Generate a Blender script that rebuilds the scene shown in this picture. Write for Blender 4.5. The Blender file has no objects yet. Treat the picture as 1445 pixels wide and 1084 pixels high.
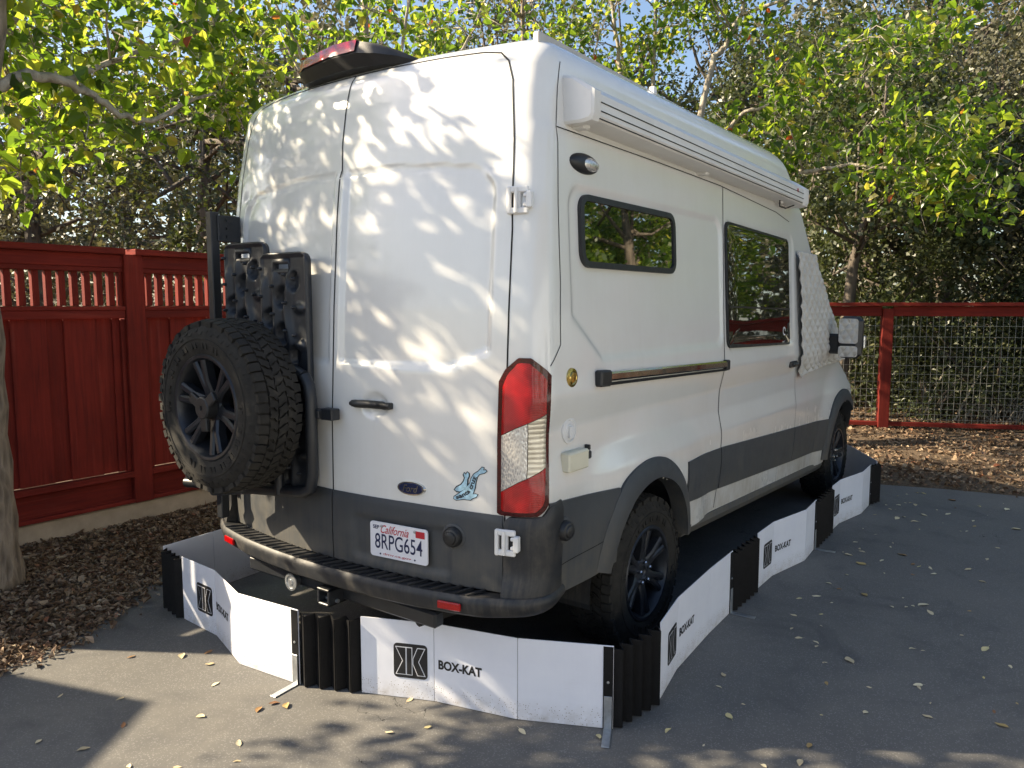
import bpy, math, random
import numpy as np
from mathutils import Vector, Matrix
rnd = random.Random(7)
rng = np.random.default_rng(7)
SC = bpy.context.scene
COL = SC.collection
rad = math.radians

# ------------------------------------------------------------------ camera
cam_d = bpy.data.cameras.new('camera')
cam_d.sensor_width = 36.0
cam_d.lens = 27.167
cam_d.clip_start = 0.05
cam_d.clip_end = 600
cam = bpy.data.objects.new('camera', cam_d)
COL.objects.link(cam)
cam.location = (-2.3138, -2.651, 1.7127)
_yaw, _pit = rad(35.992), rad(-5.875)
_f = Vector((math.cos(_yaw) * math.cos(_pit), math.sin(_yaw) * math.cos(_pit), math.sin(_pit)))
cam.rotation_euler = _f.to_track_quat('-Z', 'Y').to_euler()
SC.camera = cam

# ------------------------------------------------------------------ light
SUN_EL = rad(33.0)
SUN_H = Vector((-0.527, 0.85, 0)).normalized()
TO_SUN = Vector((SUN_H.x * math.cos(SUN_EL), SUN_H.y * math.cos(SUN_EL), math.sin(SUN_EL)))
sun_d = bpy.data.lights.new('sun', 'SUN')
sun_d.energy = 5.0
sun_d.angle = rad(0.53)
sun_d.color = (1.0, 0.84, 0.60)
sun = bpy.data.objects.new('sun', sun_d)
COL.objects.link(sun)
sun.rotation_euler = (-TO_SUN).to_track_quat('-Z', 'Y').to_euler()
sun.location = (-6, 9, 9)
world = bpy.data.worlds.new('World')
SC.world = world
world.use_nodes = True
wn = world.node_tree.nodes
wl = world.node_tree.links
sky = wn.new('ShaderNodeTexSky')
sky.sky_type = 'NISHITA'
sky.sun_disc = False
sky.sun_elevation = SUN_EL
sky.sun_rotation = math.atan2(SUN_H.x, SUN_H.y)
sky.altitude = 100
sky.air_density = 1.0
sky.dust_density = 1.8
sky.ozone_density = 1.0
wn['Background'].inputs['Strength'].default_value = 0.085
wl.new(sky.outputs[0], wn['Background'].inputs['Color'])
SC.view_settings.view_transform = 'Standard'
SC.view_settings.look = 'None'
SC.view_settings.gamma = 1.0
SC.view_settings.exposure = 1.5
SC.view_settings.use_curve_mapping = False
SC.cycles.max_bounces = 8
SC.cycles.diffuse_bounces = 4
SC.cycles.transparent_max_bounces = 8

# ------------------------------------------------------------------ helpers
def tag(o, label=None, cat=None, group=None, kind=None):
    if label: o['label'] = label
    if cat: o['category'] = cat
    if group: o['group'] = group
    if kind: o['kind'] = kind
    return o

def empty(name, loc=(0, 0, 0), rz=0.0, label=None, cat=None, group=None, parent=None):
    o = bpy.data.objects.new(name, None)
    o.empty_display_size = 0.1
    COL.objects.link(o)
    o.location = loc
    o.rotation_euler = (0, 0, rz)
    if parent: o.parent = parent
    return tag(o, label, cat, group)

def link(name, me, mat, parent=None, loc=None):
    o = bpy.data.objects.new(name, me)
    COL.objects.link(o)
    if mat is not None and len(me.materials) == 0:
        me.materials.append(mat)
    if parent is not None: o.parent = parent
    if loc is not None: o.location = loc
    return o

def np_mesh(name, V, Q, smooth=False):
    """V (n,3) array, Q (m,k) array of equal-size faces"""
    me = bpy.data.meshes.new(name)
    V = np.ascontiguousarray(V, dtype=np.float32)
    Q = np.ascontiguousarray(Q, dtype=np.int32)
    m, k = Q.shape
    me.vertices.add(len(V)); me.vertices.foreach_set('co', V.ravel())
    me.loops.add(m * k); me.loops.foreach_set('vertex_index', Q.ravel())
    me.polygons.add(m)
    me.polygons.foreach_set('loop_start', np.arange(0, m * k, k, dtype=np.int32))
    try: me.polygons.foreach_set('loop_total', np.full(m, k, dtype=np.int32))
    except Exception: pass
    me.polygons.foreach_set('use_smooth', np.full(m, bool(smooth)))
    me.update(calc_edges=True)
    me.validate()
    return me

def quads(nr, nc, flip):
    i = np.arange(nr - 1)[:, None] * nc + np.arange(nc - 1)[None, :]
    q = np.stack([i, i + 1, i + 1 + nc, i + nc], -1).reshape(-1, 4)
    return q[:, ::-1] if flip else q
def sstep(a, b, v):
    k = np.clip((v - a) / (b - a), 0, 1); return k * k * (3 - 2 * k)
class MB:
    def __init__(s): s.v = []; s.f = []
    def add(s, vs, fs):
        b = len(s.v)
        s.v.extend([tuple(map(float, p)) for p in vs])
        s.f.extend([tuple(i + b for i in f) for f in fs])
        return s
    def box(s, c, d, rot=None, ch=0.0):
        """box centred at c, full sizes d, optional 3x3 rot, optional chamfer"""
        hx, hy, hz = d[0] / 2, d[1] / 2, d[2] / 2
        c = Vector(c)
        if ch <= 0:
            P = [(x, y, z) for z in (-hz, hz) for y in (-hy, hy) for x in (-hx, hx)]
            F = [(0, 2, 3, 1), (4, 5, 7, 6), (0, 1, 5, 4), (2, 6, 7, 3), (0, 4, 6, 2), (1, 3, 7, 5)]
        else:
            k = min(ch, hx * .9, hy * .9, hz * .9)
            P = []; idx = {}
            for sx in (-1, 1):
                for sy in (-1, 1):
                    for sz in (-1, 1):
                        for a in range(3):
                            q = [sx * (hx - k), sy * (hy - k), sz * (hz - k)]
                            q[a] = (sx * hx, sy * hy, sz * hz)[a]
                            idx[(sx, sy, sz, a)] = len(P); P.append(tuple(q))
            F = []
            def add(*t): F.append(tuple(idx[i] for i in t))
            S = (-1, 1)
            for a in range(3):
                b, e = (a + 1) % 3, (a + 2) % 3
                for sa in S:
                    def key(sb, se):
                        t = [0, 0, 0]; t[a] = sa; t[b] = sb; t[e] = se
                        return (*t, a)
                    q = [key(-1, -1), key(1, -1), key(1, 1), key(-1, 1)]
                    add(*(q if sa > 0 else q[::-1]))
                for sb in S:
                    for se in S:
                        def key2(sa, ax):
                            t = [0, 0, 0]; t[a] = sa; t[b] = sb; t[e] = se
                            return (*t, ax)
                        q = [key2(-1, b), key2(1, b), key2(1, e), key2(-1, e)]
                        add(*(q if sb * se > 0 else q[::-1]))
            for sx in S:
                for sy in S:
                    for sz in S:
                        q = [(sx, sy, sz, 0), (sx, sy, sz, 1), (sx, sy, sz, 2)]
                        add(*(q if sx * sy * sz > 0 else q[::-1]))
        if rot is not None: P = [rot @ Vector(p) for p in P]
        return s.add([Vector(p) + c for p in P], F)
    def bar(s, a, b, w, h, up=(0, 0, 1), ch=0.0):
        a = Vector(a); b = Vector(b); d = b - a; L = d.length; d.normalize()
        y = Vector(up).cross(d); y.normalize(); z = d.cross(y)
        M = Matrix((d, y, z)).transposed()
        return s.box((a + b) / 2, (L, w, h), M, ch)
    def tube(s, path, r, n=8, cap=True):
        path = [Vector(p) for p in path]
        rs = r if hasattr(r, '__len__') else [r] * len(path)
        prev = None; rings = []
        for i, p in enumerate(path):
            if i == 0: d = path[1] - p
            elif i == len(path) - 1: d = p - path[i - 1]
            else: d = path[i + 1] - path[i - 1]
            d.normalize()
            if prev is None:
                x = d.orthogonal().normalized()
            else:
                x = prev - d * prev.dot(d)
                x = x.normalized() if x.length > 1e-6 else d.orthogonal().normalized()
            prev = x; y = d.cross(x)
            rings.append([p + (x * math.cos(t) + y * math.sin(t)) * rs[i] for t in [2 * math.pi * k / n for k in range(n)]])
        V = [q for R_ in rings for q in R_]; F = []
        for i in range(len(rings) - 1):
            for k in range(n):
                k2 = (k + 1) % n
                F.append((i * n + k, i * n + k2, (i + 1) * n + k2, (i + 1) * n + k))
        if cap:
            F.append(tuple(range(n))[::-1]); F.append(tuple((len(rings) - 1) * n + k for k in range(n)))
        return s.add(V, F)
    def lathe(s, prof, n=32, M=None, close=False):
        """prof list of (axial x, radius), axis = local X, M 4x4"""
        V = []; F = []; m = len(prof)
        for k in range(n):
            t = 2 * math.pi * k / n
            for a, r_ in prof: V.append((a, r_ * math.cos(t), r_ * math.sin(t)))
        for k in range(n):
            k2 = (k + 1) % n
            for i in range(m if close else m - 1):
                i2 = (i + 1) % m
                F.append((k * m + i, k * m + i2, k2 * m + i2, k2 * m + i))
        if M is not None: V = [M @ Vector(p) for p in V]
        return s.add(V, F)
    def prism(s, poly, fn0, fn1):
        """poly 2D points; fn0/fn1 map to front/back 3D points"""
        n = len(poly)
        V = [fn0(p) for p in poly] + [fn1(p) for p in poly]
        F = [tuple(range(n)), tuple(range(n, 2 * n))[::-1]] + [(i, n + i, n + (i + 1) % n, (i + 1) % n) for i in range(n)]
        return s.add(V, F)
    def build(s, name, mat, parent=None, smooth=False, loc=None, autos=None):
        me = bpy.data.meshes.new(name)
        me.from_pydata(s.v, [], s.f)
        if smooth:
            me.polygons.foreach_set('use_smooth', np.ones(len(me.polygons), bool))
            if autos is not None:
                try: me.set_sharp_from_angle(angle=rad(autos))
                except Exception: pass
        me.update()
        return link(name, me, mat, parent, loc)

def fixn(o):
    """consistent outward normals"""
    import bmesh
    b = bmesh.new(); b.from_mesh(o.data)
    bmesh.ops.recalc_face_normals(b, faces=b.faces)
    b.to_mesh(o.data); b.free()
    return o

def text_pts(body, size=1.0, offset=0.0, shear=0.0, spacing=1.0):
    """flat text mesh as (verts2d, faces) normalised so that bbox is width x height (returned)"""
    cu = bpy.data.curves.new('t', 'FONT'); cu.body = body; cu.size = size
    cu.offset = offset; cu.shear = shear; cu.space_character = spacing; cu.resolution_u = 4
    ob = bpy.data.objects.new('t', cu); COL.objects.link(ob)
    dg = bpy.context.evaluated_depsgraph_get()
    me = bpy.data.meshes.new_from_object(ob.evaluated_get(dg))
    V = [(v.co.x, v.co.y) for v in me.vertices]; F = [tuple(p.vertices) for p in me.polygons]
    bpy.data.objects.remove(ob); bpy.data.curves.remove(cu); bpy.data.meshes.remove(me)
    x0 = min(p[0] for p in V); x1 = max(p[0] for p in V); y0 = min(p[1] for p in V); y1 = max(p[1] for p in V)
    V = [((p[0] - x0) / (x1 - x0), (p[1] - y0) / (y1 - y0)) for p in V]
    return V, F

def text_on(mb, body, fn, w, h, u0, v0, **k):
    """text with lower-left (u0,v0) and size w x h mapped by fn(u,v)->3D"""
    V, F = text_pts(body, **k)
    mb.add([fn(u0 + p[0] * w, v0 + p[1] * h) for p in V], F)

# ------------------------------------------------------------------ materials
class NT:
    def __init__(s, name):
        s.m = bpy.data.materials.new(name); s.m.use_nodes = True
        s.n = s.m.node_tree.nodes; s.l = s.m.node_tree.links
        s.b = s.n['Principled BSDF']
        s.tc = s.n.new('ShaderNodeTexCoord')
        s.vec = s.tc.outputs['Object']
    def geo(s):
        g = s.n.new('ShaderNodeNewGeometry'); s.vec = g.outputs['Position']; return s
    def mapv(s, scale):
        m = s.n.new('ShaderNodeMapping'); m.inputs['Scale'].default_value = scale
        s.l.new(s.vec, m.inputs['Vector']); return m.outputs[0]
    def noise(s, scale, detail=6, rough=.6, vec=None, dist=0):
        t = s.n.new('ShaderNodeTexNoise'); t.inputs['Scale'].default_value = scale
        t.inputs['Detail'].default_value = detail; t.inputs['Roughness'].default_value = rough
        t.inputs['Distortion'].default_value = dist
        s.l.new(vec or s.vec, t.inputs['Vector']); return t.outputs['Fac']
    def vor(s, scale, vec=None, out='Distance', feat='F1'):
        t = s.n.new('ShaderNodeTexVoronoi'); t.feature = feat; t.inputs['Scale'].default_value = scale
        s.l.new(vec or s.vec, t.inputs['Vector']); return t.outputs[out]
    def ramp(s, fac, stops):
        r_ = s.n.new('ShaderNodeValToRGB'); e = r_.color_ramp.elements
        while len(e) < len(stops): e.new(0.5)
        for i, (p, c) in enumerate(stops):
            e[i].position = p
            e[i].color = (c, c, c, 1) if not hasattr(c, '__len__') else (*c, 1)
        s.l.new(fac, r_.inputs[0]); return r_.outputs[0]
    def mix(s, fac, a, b, mode='MIX'):
        m = s.n.new('ShaderNodeMix'); m.data_type = 'RGBA'; m.blend_type = mode
        for sock, v in ((m.inputs[0], fac), (m.inputs[6], a), (m.inputs[7], b)):
            if hasattr(v, 'is_output'): s.l.new(v, sock)
            elif sock == m.inputs[0]: sock.default_value = v
            else: sock.default_value = (*v, 1)
        return m.outputs[2]
    def math(s, op, a, b=0.0):
        m = s.n.new('ShaderNodeMath'); m.operation = op
        for i, v in enumerate((a, b)):
            if hasattr(v, 'is_output'): s.l.new(v, m.inputs[i])
            else: m.inputs[i].default_value = v
        return m.outputs[0]
    def attr(s, name, out='Fac'):
        a = s.n.new('ShaderNodeAttribute'); a.attribute_name = name; return a.outputs[out]
    def sep(s, i):
        x = s.n.new('ShaderNodeSeparateXYZ'); s.l.new(s.vec, x.inputs[0]); return x.outputs[i]
    def set(s, **k):
        for a, v in k.items():
            sock = s.b.inputs[a.replace('_', ' ')]
            if hasattr(v, 'is_output'): s.l.new(v, sock)
            elif hasattr(v, '__len__') and len(v) == 3: sock.default_value = (*v, 1)
            else: sock.default_value = v
        return s
    def bump(s, h, strength=.3, dist=.01):
        b = s.n.new('ShaderNodeBump'); b.inputs['Strength'].default_value = strength
        b.inputs['Distance'].default_value = dist
        s.l.new(h, b.inputs['Height']); s.l.new(b.outputs[0], s.b.inputs['Normal']); return s

MAT = {}
def simple(name, col, rough=.5, metal=0.0, var=.15, scale=8, coat=0.0, bump=0.0, bscale=60, spec=None):
    t = NT(name).geo()
    n = t.noise(scale, 5)
    d = tuple(c * (1 - var) for c in col); u = tuple(min(1, c * (1 + var)) for c in col)
    t.set(Base_Color=t.ramp(n, [(.3, d), (.7, u)]), Metallic=metal)
    t.set(Roughness=t.ramp(t.noise(scale * 3, 4), [(.3, max(0, rough - .07)), (.7, min(1, rough + .07))]))
    if coat: t.set(Coat_Weight=coat, Coat_Roughness=.05)
    if spec is not None: t.b.inputs['Specular IOR Level'].default_value = spec
    if bump: t.bump(t.noise(bscale, 4), bump, .004)
    MAT[name] = t.m
    return t.m

# white van paint: clear coat, faint road dirt that thickens towards the sills
t = NT('van_paint').geo()
n1 = t.noise(3.0, 6, .65); n2 = t.noise(40, 5, .7)
z = t.sep(2)
low = t.ramp(t.math('MULTIPLY', z, .5), [(.22, 1.0), (.50, 0.0)])
streak = t.noise(1.0, 6, .7, t.mapv((26, 26, 1.2)))
dirt = t.math('MULTIPLY', t.math('ADD', t.math('MULTIPLY', low, .85), .10), t.ramp(t.math('MULTIPLY', n1, t.math('ADD', streak, .5)), [(.35, 0.0), (.75, 1.0)]))
t.set(Base_Color=t.mix(dirt, (.74, .735, .71), (.44, .38, .29)))
t.set(Roughness=t.math('ADD', t.math('MULTIPLY', dirt, .35), .22), Coat_Weight=.9, Coat_Roughness=.09)
t.b.inputs['Coat IOR'].default_value = 1.5
t.bump(t.noise(2.2, 1), .035, .004)
MAT['paint'] = t.m

# grey unpainted cladding with dust
t = NT('grey_cladding').geo()
z = t.sep(2)
dn = t.noise(9, 7, .7); st = t.noise(1.2, 6, .7, t.mapv((30, 30, 2)))
low = t.ramp(t.math('MULTIPLY', z, .8), [(.36, 1.0), (.72, 0.12)])
dust = t.math('MULTIPLY', low, t.ramp(t.math('ADD', t.math('MULTIPLY', dn, .6), t.math('MULTIPLY', st, .4)), [(.35, 0.05), (.68, 1.0)]))
t.set(Base_Color=t.mix(dust, (.036, .043, .053), (.13, .115, .09)), Roughness=t.ramp(dn, [(.3, .48), (.7, .68)]))
t.bump(t.noise(350, 3), .15, .002)
MAT['clad'] = t.m
t = NT('bumper_plastic').geo()
dn = t.noise(10, 7, .7); st = t.noise(1.2, 6, .7, t.mapv((2, 26, 2)))
dust = t.ramp(t.math('ADD', t.math('MULTIPLY', dn, .5), t.math('MULTIPLY', st, .5)), [(.48, 0.0), (.78, .55)])
t.set(Base_Color=t.mix(dust, (.012, .014, .018), (.15, .128, .10)), Roughness=t.ramp(dn, [(.3, .42), (.7, .65)]))
t.bump(t.noise(350, 3), .15, .002)
MAT['bumper'] = t.m

simple('black_plastic', (.016, .017, .019), .45, var=.3, bump=.12, bscale=300)
simple('black_steel', (.014, .016, .020), .42, metal=.0, var=.3, bump=.1, bscale=250)
simple('seam_rubber', (.006, .006, .007), .8, var=.1)
simple('hinge_white', (.70, .70, .70), .42, var=.08)
simple('chrome', (.75, .74, .70), .12, metal=1.0, var=.08)
simple('brass', (.55, .40, .13), .2, metal=1.0, var=.2)
simple('galvanised', (.42, .44, .46), .42, metal=.85, var=.2, scale=30)
simple('cream_plastic', (.66, .63, .50), .5, var=.06)
simple('rim_paint', (.022, .025, .032), .36, metal=.3, var=.25, scale=14)
simple('lug_metal', (.5, .5, .52), .25, metal=1.0, var=.1)
simple('board_plastic', (.015, .018, .024), .45, var=.3, scale=12, bump=.15, bscale=120)
simple('under_dark', (.012, .012, .013), .85, var=.3)
simple('awning_white', (.70, .69, .67), .38, var=.06, scale=4)
simple('roof_rail_grey', (.45, .43, .40), .5, var=.1)
simple('plate_white', (.74, .74, .78), .35, var=.04, scale=30)
simple('ink_navy', (.012, .018, .07), .5, var=.1)
simple('ink_red', (.45, .018, .03), .5, var=.1)
simple('ink_black', (.010, .010, .012), .55, var=.2)
simple('emblem_blue', (.010, .016, .06), .18, var=.2, coat=.6)
simple('decal_blue', (.36, .56, .68), .35, var=.35, scale=40)
simple('mirror_glass', (.72, .73, .75), .03, metal=1.0, var=.02)
simple('concrete', (.42, .34, .25), .85, var=.2, scale=5, bump=.35, bscale=60)
simple('wire_grey', (.24, .24, .22), .5, metal=.6, var=.2)
simple('dry_stick', (.30, .27, .22), .8, var=.3)
simple('vinyl_black', (.005, .005, .006), .6, var=.3, scale=20, spec=.25)
simple('stucco', (.52, .58, .66), .85, var=.06, scale=3, bump=.3, bscale=90)  # cool tint chosen so the added house bounces neutral light
simple('house_trim', (.62, .60, .56), .6, var=.06)
simple('roof_tile', (.10, .085, .075), .8, var=.3)

# tyre rubber, dusty
t = NT('tyre_rubber').geo()
n = t.noise(14, 7, .7)
t.set(Base_Color=t.ramp(n, [(.3, (.010, .0095, .009)), (.6, (.026, .024, .021)), (.85, (.070, .060, .047))]), Roughness=.82)
t.b.inputs['Specular IOR Level'].default_value = .3
t.bump(t.noise(220, 4), .3, .002)
MAT['rubber'] = t.m
# tinted glass: dark body, strong reflection with a slight wave in it
t = NT('tinted_glass').geo()
t.set(Base_Color=t.ramp(t.noise(2, 3), [(.3, (.006, .007, .006)), (.7, (.010, .011, .009))]), Roughness=.02, Coat_Weight=1.0, Coat_Roughness=.01)
t.b.inputs['IOR'].default_value = 1.9
t.bump(t.noise(9, 1), .06, .004)
MAT['glass'] = t.m
t = NT('privacy_glass').geo()
t.set(Base_Color=t.ramp(t.noise(2, 3), [(.3, (.006, .007, .006)), (.7, (.010, .011, .009))]), Roughness=.02, Coat_Weight=1.0, Coat_Roughness=.01)
t.b.inputs['IOR'].default_value = 2.9
t.bump(t.noise(2, 1), .03, .004)
MAT['glass2'] = t.m
def lens(name, col, sc, bs):
    t = NT(name).geo()
    v = t.vor(sc, t.mapv((1, 1, 1.7)))
    t.set(Base_Color=t.ramp(v, [(.1, tuple(c * .55 for c in col)), (.6, col)]), Roughness=.10, Coat_Weight=.25, Coat_Roughness=.03)
    t.b.inputs['IOR'].default_value = 1.4
    t.bump(v, bs, .006)
    MAT[name] = t.m
lens('red_lens', (.34, .003, .005), 150, .03)
lens('red_lens_dark', (.055, .002, .004), 60, .02)
t = NT('red_optic').geo()
wv = t.n.new('ShaderNodeTexWave'); wv.inputs['Scale'].default_value = 70; wv.bands_direction = 'Z'; wv.inputs['Distortion'].default_value = .3; t.l.new(t.vec, wv.inputs['Vector'])
wv2 = t.n.new('ShaderNodeTexWave'); wv2.inputs['Scale'].default_value = 70; wv2.bands_direction = 'DIAGONAL'; t.l.new(t.vec, wv2.inputs['Vector'])
pat = t.math('MULTIPLY', wv.outputs['Fac'], wv2.outputs['Fac'])
big_ = t.noise(11, 2)
t.set(Base_Color=t.mix(t.ramp(big_, [(.42, 0.0), (.58, 1.0)]), t.ramp(pat, [(.1, (.24, .002, .003)), (.7, (.36, .004, .006))]), t.ramp(pat, [(.1, (.36, .004, .006)), (.7, (.50, .010, .010))])), Roughness=.10, Coat_Weight=.3, Coat_Roughness=.03)
t.bump(pat, .25, .002)
MAT['red_optic'] = t.m
t = NT('pearl_optic').geo()
wv = t.n.new('ShaderNodeTexWave'); wv.inputs['Scale'].default_value = 16; wv.bands_direction = 'Z'; wv.inputs['Distortion'].default_value = 1.5; t.l.new(t.vec, wv.inputs['Vector'])
t.set(Base_Color=t.ramp(wv.outputs['Fac'], [(.1, (.40, .36, .28)), (.5, (.66, .60, .48))]), Metallic=.35, Roughness=.25, Coat_Weight=1, Coat_Roughness=.03)
t.bump(wv.outputs['Fac'], .3, .004)
MAT['pearl_optic'] = t.m
t = NT('clear_lens').geo()
v = t.vor(80, t.mapv((1.6, 1.6, .8)))
t.set(Base_Color=t.ramp(v, [(.05, (.40, .40, .42)), (.5, (.70, .69, .66))]), Metallic=.6, Roughness=.22, Coat_Weight=1, Coat_Roughness=.03)
t.bump(v, .35, .004)
MAT['clear_lens'] = t.m
# corrugated plastic barrier
t = NT('barrier_plastic')
w_ = t.n.new('ShaderNodeTexWave'); w_.inputs['Scale'].default_value = 60; w_.inputs['Distortion'].default_value = .2
w_.bands_direction = 'X'; t.l.new(t.vec, w_.inputs['Vector'])
g = NT.geo
zz = t.sep(2)
spl = t.vor(95); low = t.ramp(zz, [(.02, 1.0), (.13, 0.0)])
spk = t.math('MULTIPLY', t.math('LESS_THAN', spl, .16), t.math('GREATER_THAN', t.math('MULTIPLY', low, t.noise(9, 3)), .22))
t.set(Base_Color=t.mix(spk, t.ramp(t.noise(6, 4), [(.3, (.70, .72, .80)), (.7, (.75, .77, .84))]), (.18, .14, .10)), Roughness=.42)
sc_ = t.ramp(t.noise(1.0, 6, .7, t.mapv((3, 3, 14))), [(.58, 0.0), (.8, .22)])
gr_ = t.math('MULTIPLY', t.ramp(zz, [(.0, .55), (.10, 0.0)]), t.ramp(t.noise(14, 6, .7), [(.35, 0.0), (.7, 1.0)]))
prev = t.b.inputs['Base Color'].links[0].from_socket
t.set(Base_Color=t.mix(gr_, t.mix(sc_, prev, (.50, .49, .48)), (.30, .25, .19)))
t.bump(t.math('ADD', t.math('MULTIPLY', w_.outputs['Fac'], .25), t.math('MULTIPLY', t.noise(4, 2), 2.0)), .10, .008)
MAT['barrier'] = t.m
# red stained timber
def wood_mat(name, lo, hi, sx):
    t = NT(name).geo()
    gr = t.noise(1.0, 7, .65, t.mapv(sx), .6)
    bl = t.noise(2.2, 4)
    c = t.ramp(gr, [(.25, lo), (.75, hi)])
    c = t.mix(t.ramp(bl, [(.4, 0.0), (.75, .5)]), c, tuple(x * .6 for x in lo))
    oi = t.n.new('ShaderNodeObjectInfo')
    c = t.mix(t.math('MULTIPLY', oi.outputs['Random'], .4), c, tuple(x * .55 for x in lo))
    fade = t.ramp(t.noise(1.0, 6, .7, t.mapv(tuple(v * .5 for v in sx))), [(.58, 0.0), (.78, .35)])
    c = t.mix(fade, c, (.26, .075, .055))
    t.set(Base_Color=c, Roughness=t.ramp(gr, [(.2, .7), (.8, .88)]))
    t.b.inputs['Specular IOR Level'].default_value = .25
    t.bump(gr, .5, .004)
    MAT[name] = t.m
wood_mat('fence_red', (.115, .010, .007), (.29, .031, .019), (38, 38, 2.2))
wood_mat('fence_red_h', (.115, .010, .007), (.29, .031, .019), (2.2, 2.2, 45))
# asphalt
t = NT('asphalt').geo()
big = t.noise(.9, 5); mid = t.noise(6, 6, .7); agg = t.vor(230, out='Color'); fine = t.noise(260, 3, .7)
sepc = t.n.new('ShaderNodeSeparateColor'); t.l.new(agg, sepc.inputs[0])
speck = t.math('GREATER_THAN', sepc.outputs[0], .90)
base = t.ramp(t.math('ADD', t.math('MULTIPLY', big, .55), t.math('MULTIPLY', mid, .45)), [(.30, (.096, .094, .091)), (.70, (.160, .153, .140))])
c = t.mix(t.math('MULTIPLY', speck, .5), base, (.27, .26, .25))
stain = t.ramp(t.noise(2.3, 5, .65, None, .8), [(.52, 0.0), (.72, .55)])
c = t.mix(stain, c, (.062, .062, .064))
dusty = t.ramp(t.noise(1.3, 6, .7, None, .5), [(.5, 0.0), (.75, .35)])
c = t.mix(dusty, c, (.20, .185, .16))
cv = t.n.new('ShaderNodeVectorMath'); cv.operation = 'ADD'
nz = t.n.new('ShaderNodeTexNoise'); nz.inputs['Scale'].default_value = 3.0; nz.inputs['Detail'].default_value = 5; t.l.new(t.vec, nz.inputs['Vector'])
t.l.new(t.vec, cv.inputs[0]); t.l.new(nz.outputs['Color'], cv.inputs[1])
crack = t.vor(.55, cv.outputs[0], feat='DISTANCE_TO_EDGE')
c = t.mix(t.math('MULTIPLY', t.math('LESS_THAN', crack, .0011), t.math('GREATER_THAN', t.noise(.8, 2), .60)), c, (.030, .029, .028))
t.set(Base_Color=c, Roughness=t.ramp(mid, [(.3, .72), (.7, .9)]))
t.b.inputs['Specular IOR Level'].default_value = .45
t.bump(t.math('ADD', t.math('MULTIPLY', fine, .6), t.vor(230)), .3, .0007)
MAT['asphalt'] = t.m
# soil and mulch
t = NT('mulch_soil').geo()
n = t.noise(22, 8, .75); v = t.vor(45, out='Color')
s2 = t.n.new('ShaderNodeSeparateColor'); t.l.new(v, s2.inputs[0])
t.set(Base_Color=t.mix(t.math('MULTIPLY', s2.outputs[0], .6), t.ramp(n, [(.3, (.035, .022, .013)), (.7, (.13, .085, .05))]), (.20, .14, .085)), Roughness=.95)
t.bump(t.math('ADD', n, s2.outputs[1]), .9, .03)
MAT['soil'] = t.m
t = NT('dry_leaf').geo()
r_ = t.attr('rnd')
t.set(Base_Color=t.ramp(r_, [(0, (.060, .032, .016)), (.25, (.115, .066, .036)), (.5, (.18, .115, .068)), (.75, (.255, .18, .115)), (.95, (.34, .27, .185)), (1, (.26, .09, .04))]), Roughness=.75)
MAT['litter'] = t.m
t = NT('fallen_leaf').geo()
oi = t.n.new('ShaderNodeObjectInfo')
t.set(Base_Color=t.ramp(oi.outputs['Random'], [(0, (.50, .40, .24)), (.35, (.62, .53, .34)), (.6, (.70, .62, .42)), (.8, (.58, .48, .18)), (.93, (.28, .15, .06)), (1, (.20, .09, .04))]), Roughness=.6)
t.bump(t.noise(90, 4), .3, .003)
MAT['fallen'] = t.m
# bark
def bark(name, lo, hi, sc):
    t = NT(name).geo()
    r1 = t.noise(1.0, 8, .7, t.mapv((sc, sc, sc * .22)), 1.0); r2 = t.vor(sc * 1.3, t.mapv((1, 1, .25)))
    t.set(Base_Color=t.ramp(t.math('ADD', t.math('MULTIPLY', r1, .7), t.math('MULTIPLY', r2, .5)), [(.3, lo), (.75, hi)]), Roughness=.9)
    t.bump(t.math('ADD', r1, r2), .9, .02)
    MAT[name] = t.m
bark('bark_pear', (.085, .065, .048), (.30, .245, .185), 22)
bark('bark_twig', (.16, .135, .105), (.42, .37, .30), 18)
bark('bark_oak', (.03, .025, .02), (.14, .115, .09), 12)
# foliage: diffuse plus light passing through the blade
def leafmat(name, stops, tstops, tw, rough, gloss):
    t = NT(name)
    r_ = t.attr('rnd')
    c1 = t.ramp(r_, stops); c2 = t.ramp(r_, tstops)
    t.set(Base_Color=c1, Roughness=rough)
    t.b.inputs['Specular IOR Level'].default_value = gloss
    tr = t.n.new('ShaderNodeBsdfTranslucent'); t.l.new(c2, tr.inputs['Color'])
    mx = t.n.new('ShaderNodeMixShader'); mx.inputs[0].default_value = tw
    t.l.new(t.b.outputs[0], mx.inputs[1]); t.l.new(tr.outputs[0], mx.inputs[2])
    t.l.new(mx.outputs[0], t.n['Material Output'].inputs['Surface'])
    MAT[name] = t.m
leafmat('leaf_pear', [(0, (.016, .036, .008)), (.45, (.036, .072, .012)), (.8, (.075, .115, .018)), (.95, (.16, .15, .025)), (.99, (.22, .12, .03)), (1, (.26, .07, .02))],
        [(0, (.09, .18, .015)), (.35, (.28, .46, .03)), (.7, (.62, .76, .06)), (.95, (.80, .70, .10)), (.99, (.60, .30, .05)), (1, (.5, .10, .02))], .50, .36, .5)
leafmat('leaf_oak', [(0, (.032, .046, .020)), (.5, (.060, .076, .034)), (.85, (.105, .115, .055)), (1, (.17, .16, .09))],
        [(0, (.05, .075, .012)), (.5, (.09, .12, .02)), (.85, (.17, .18, .04)), (1, (.24, .20, .07))], .30, .42, .5)
leafmat('leaf_dusty_haze', [(0, (.075, .080, .050)), (.5, (.12, .12, .078)), (.85, (.18, .172, .115)), (1, (.24, .22, .15))],
        [(0, (.08, .085, .03)), (.5, (.12, .12, .045)), (.85, (.19, .17, .07)), (1, (.25, .20, .10))], .28, .5, .4)  # dusty foliage, lightened to put distance haze into the leaf colour
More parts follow.
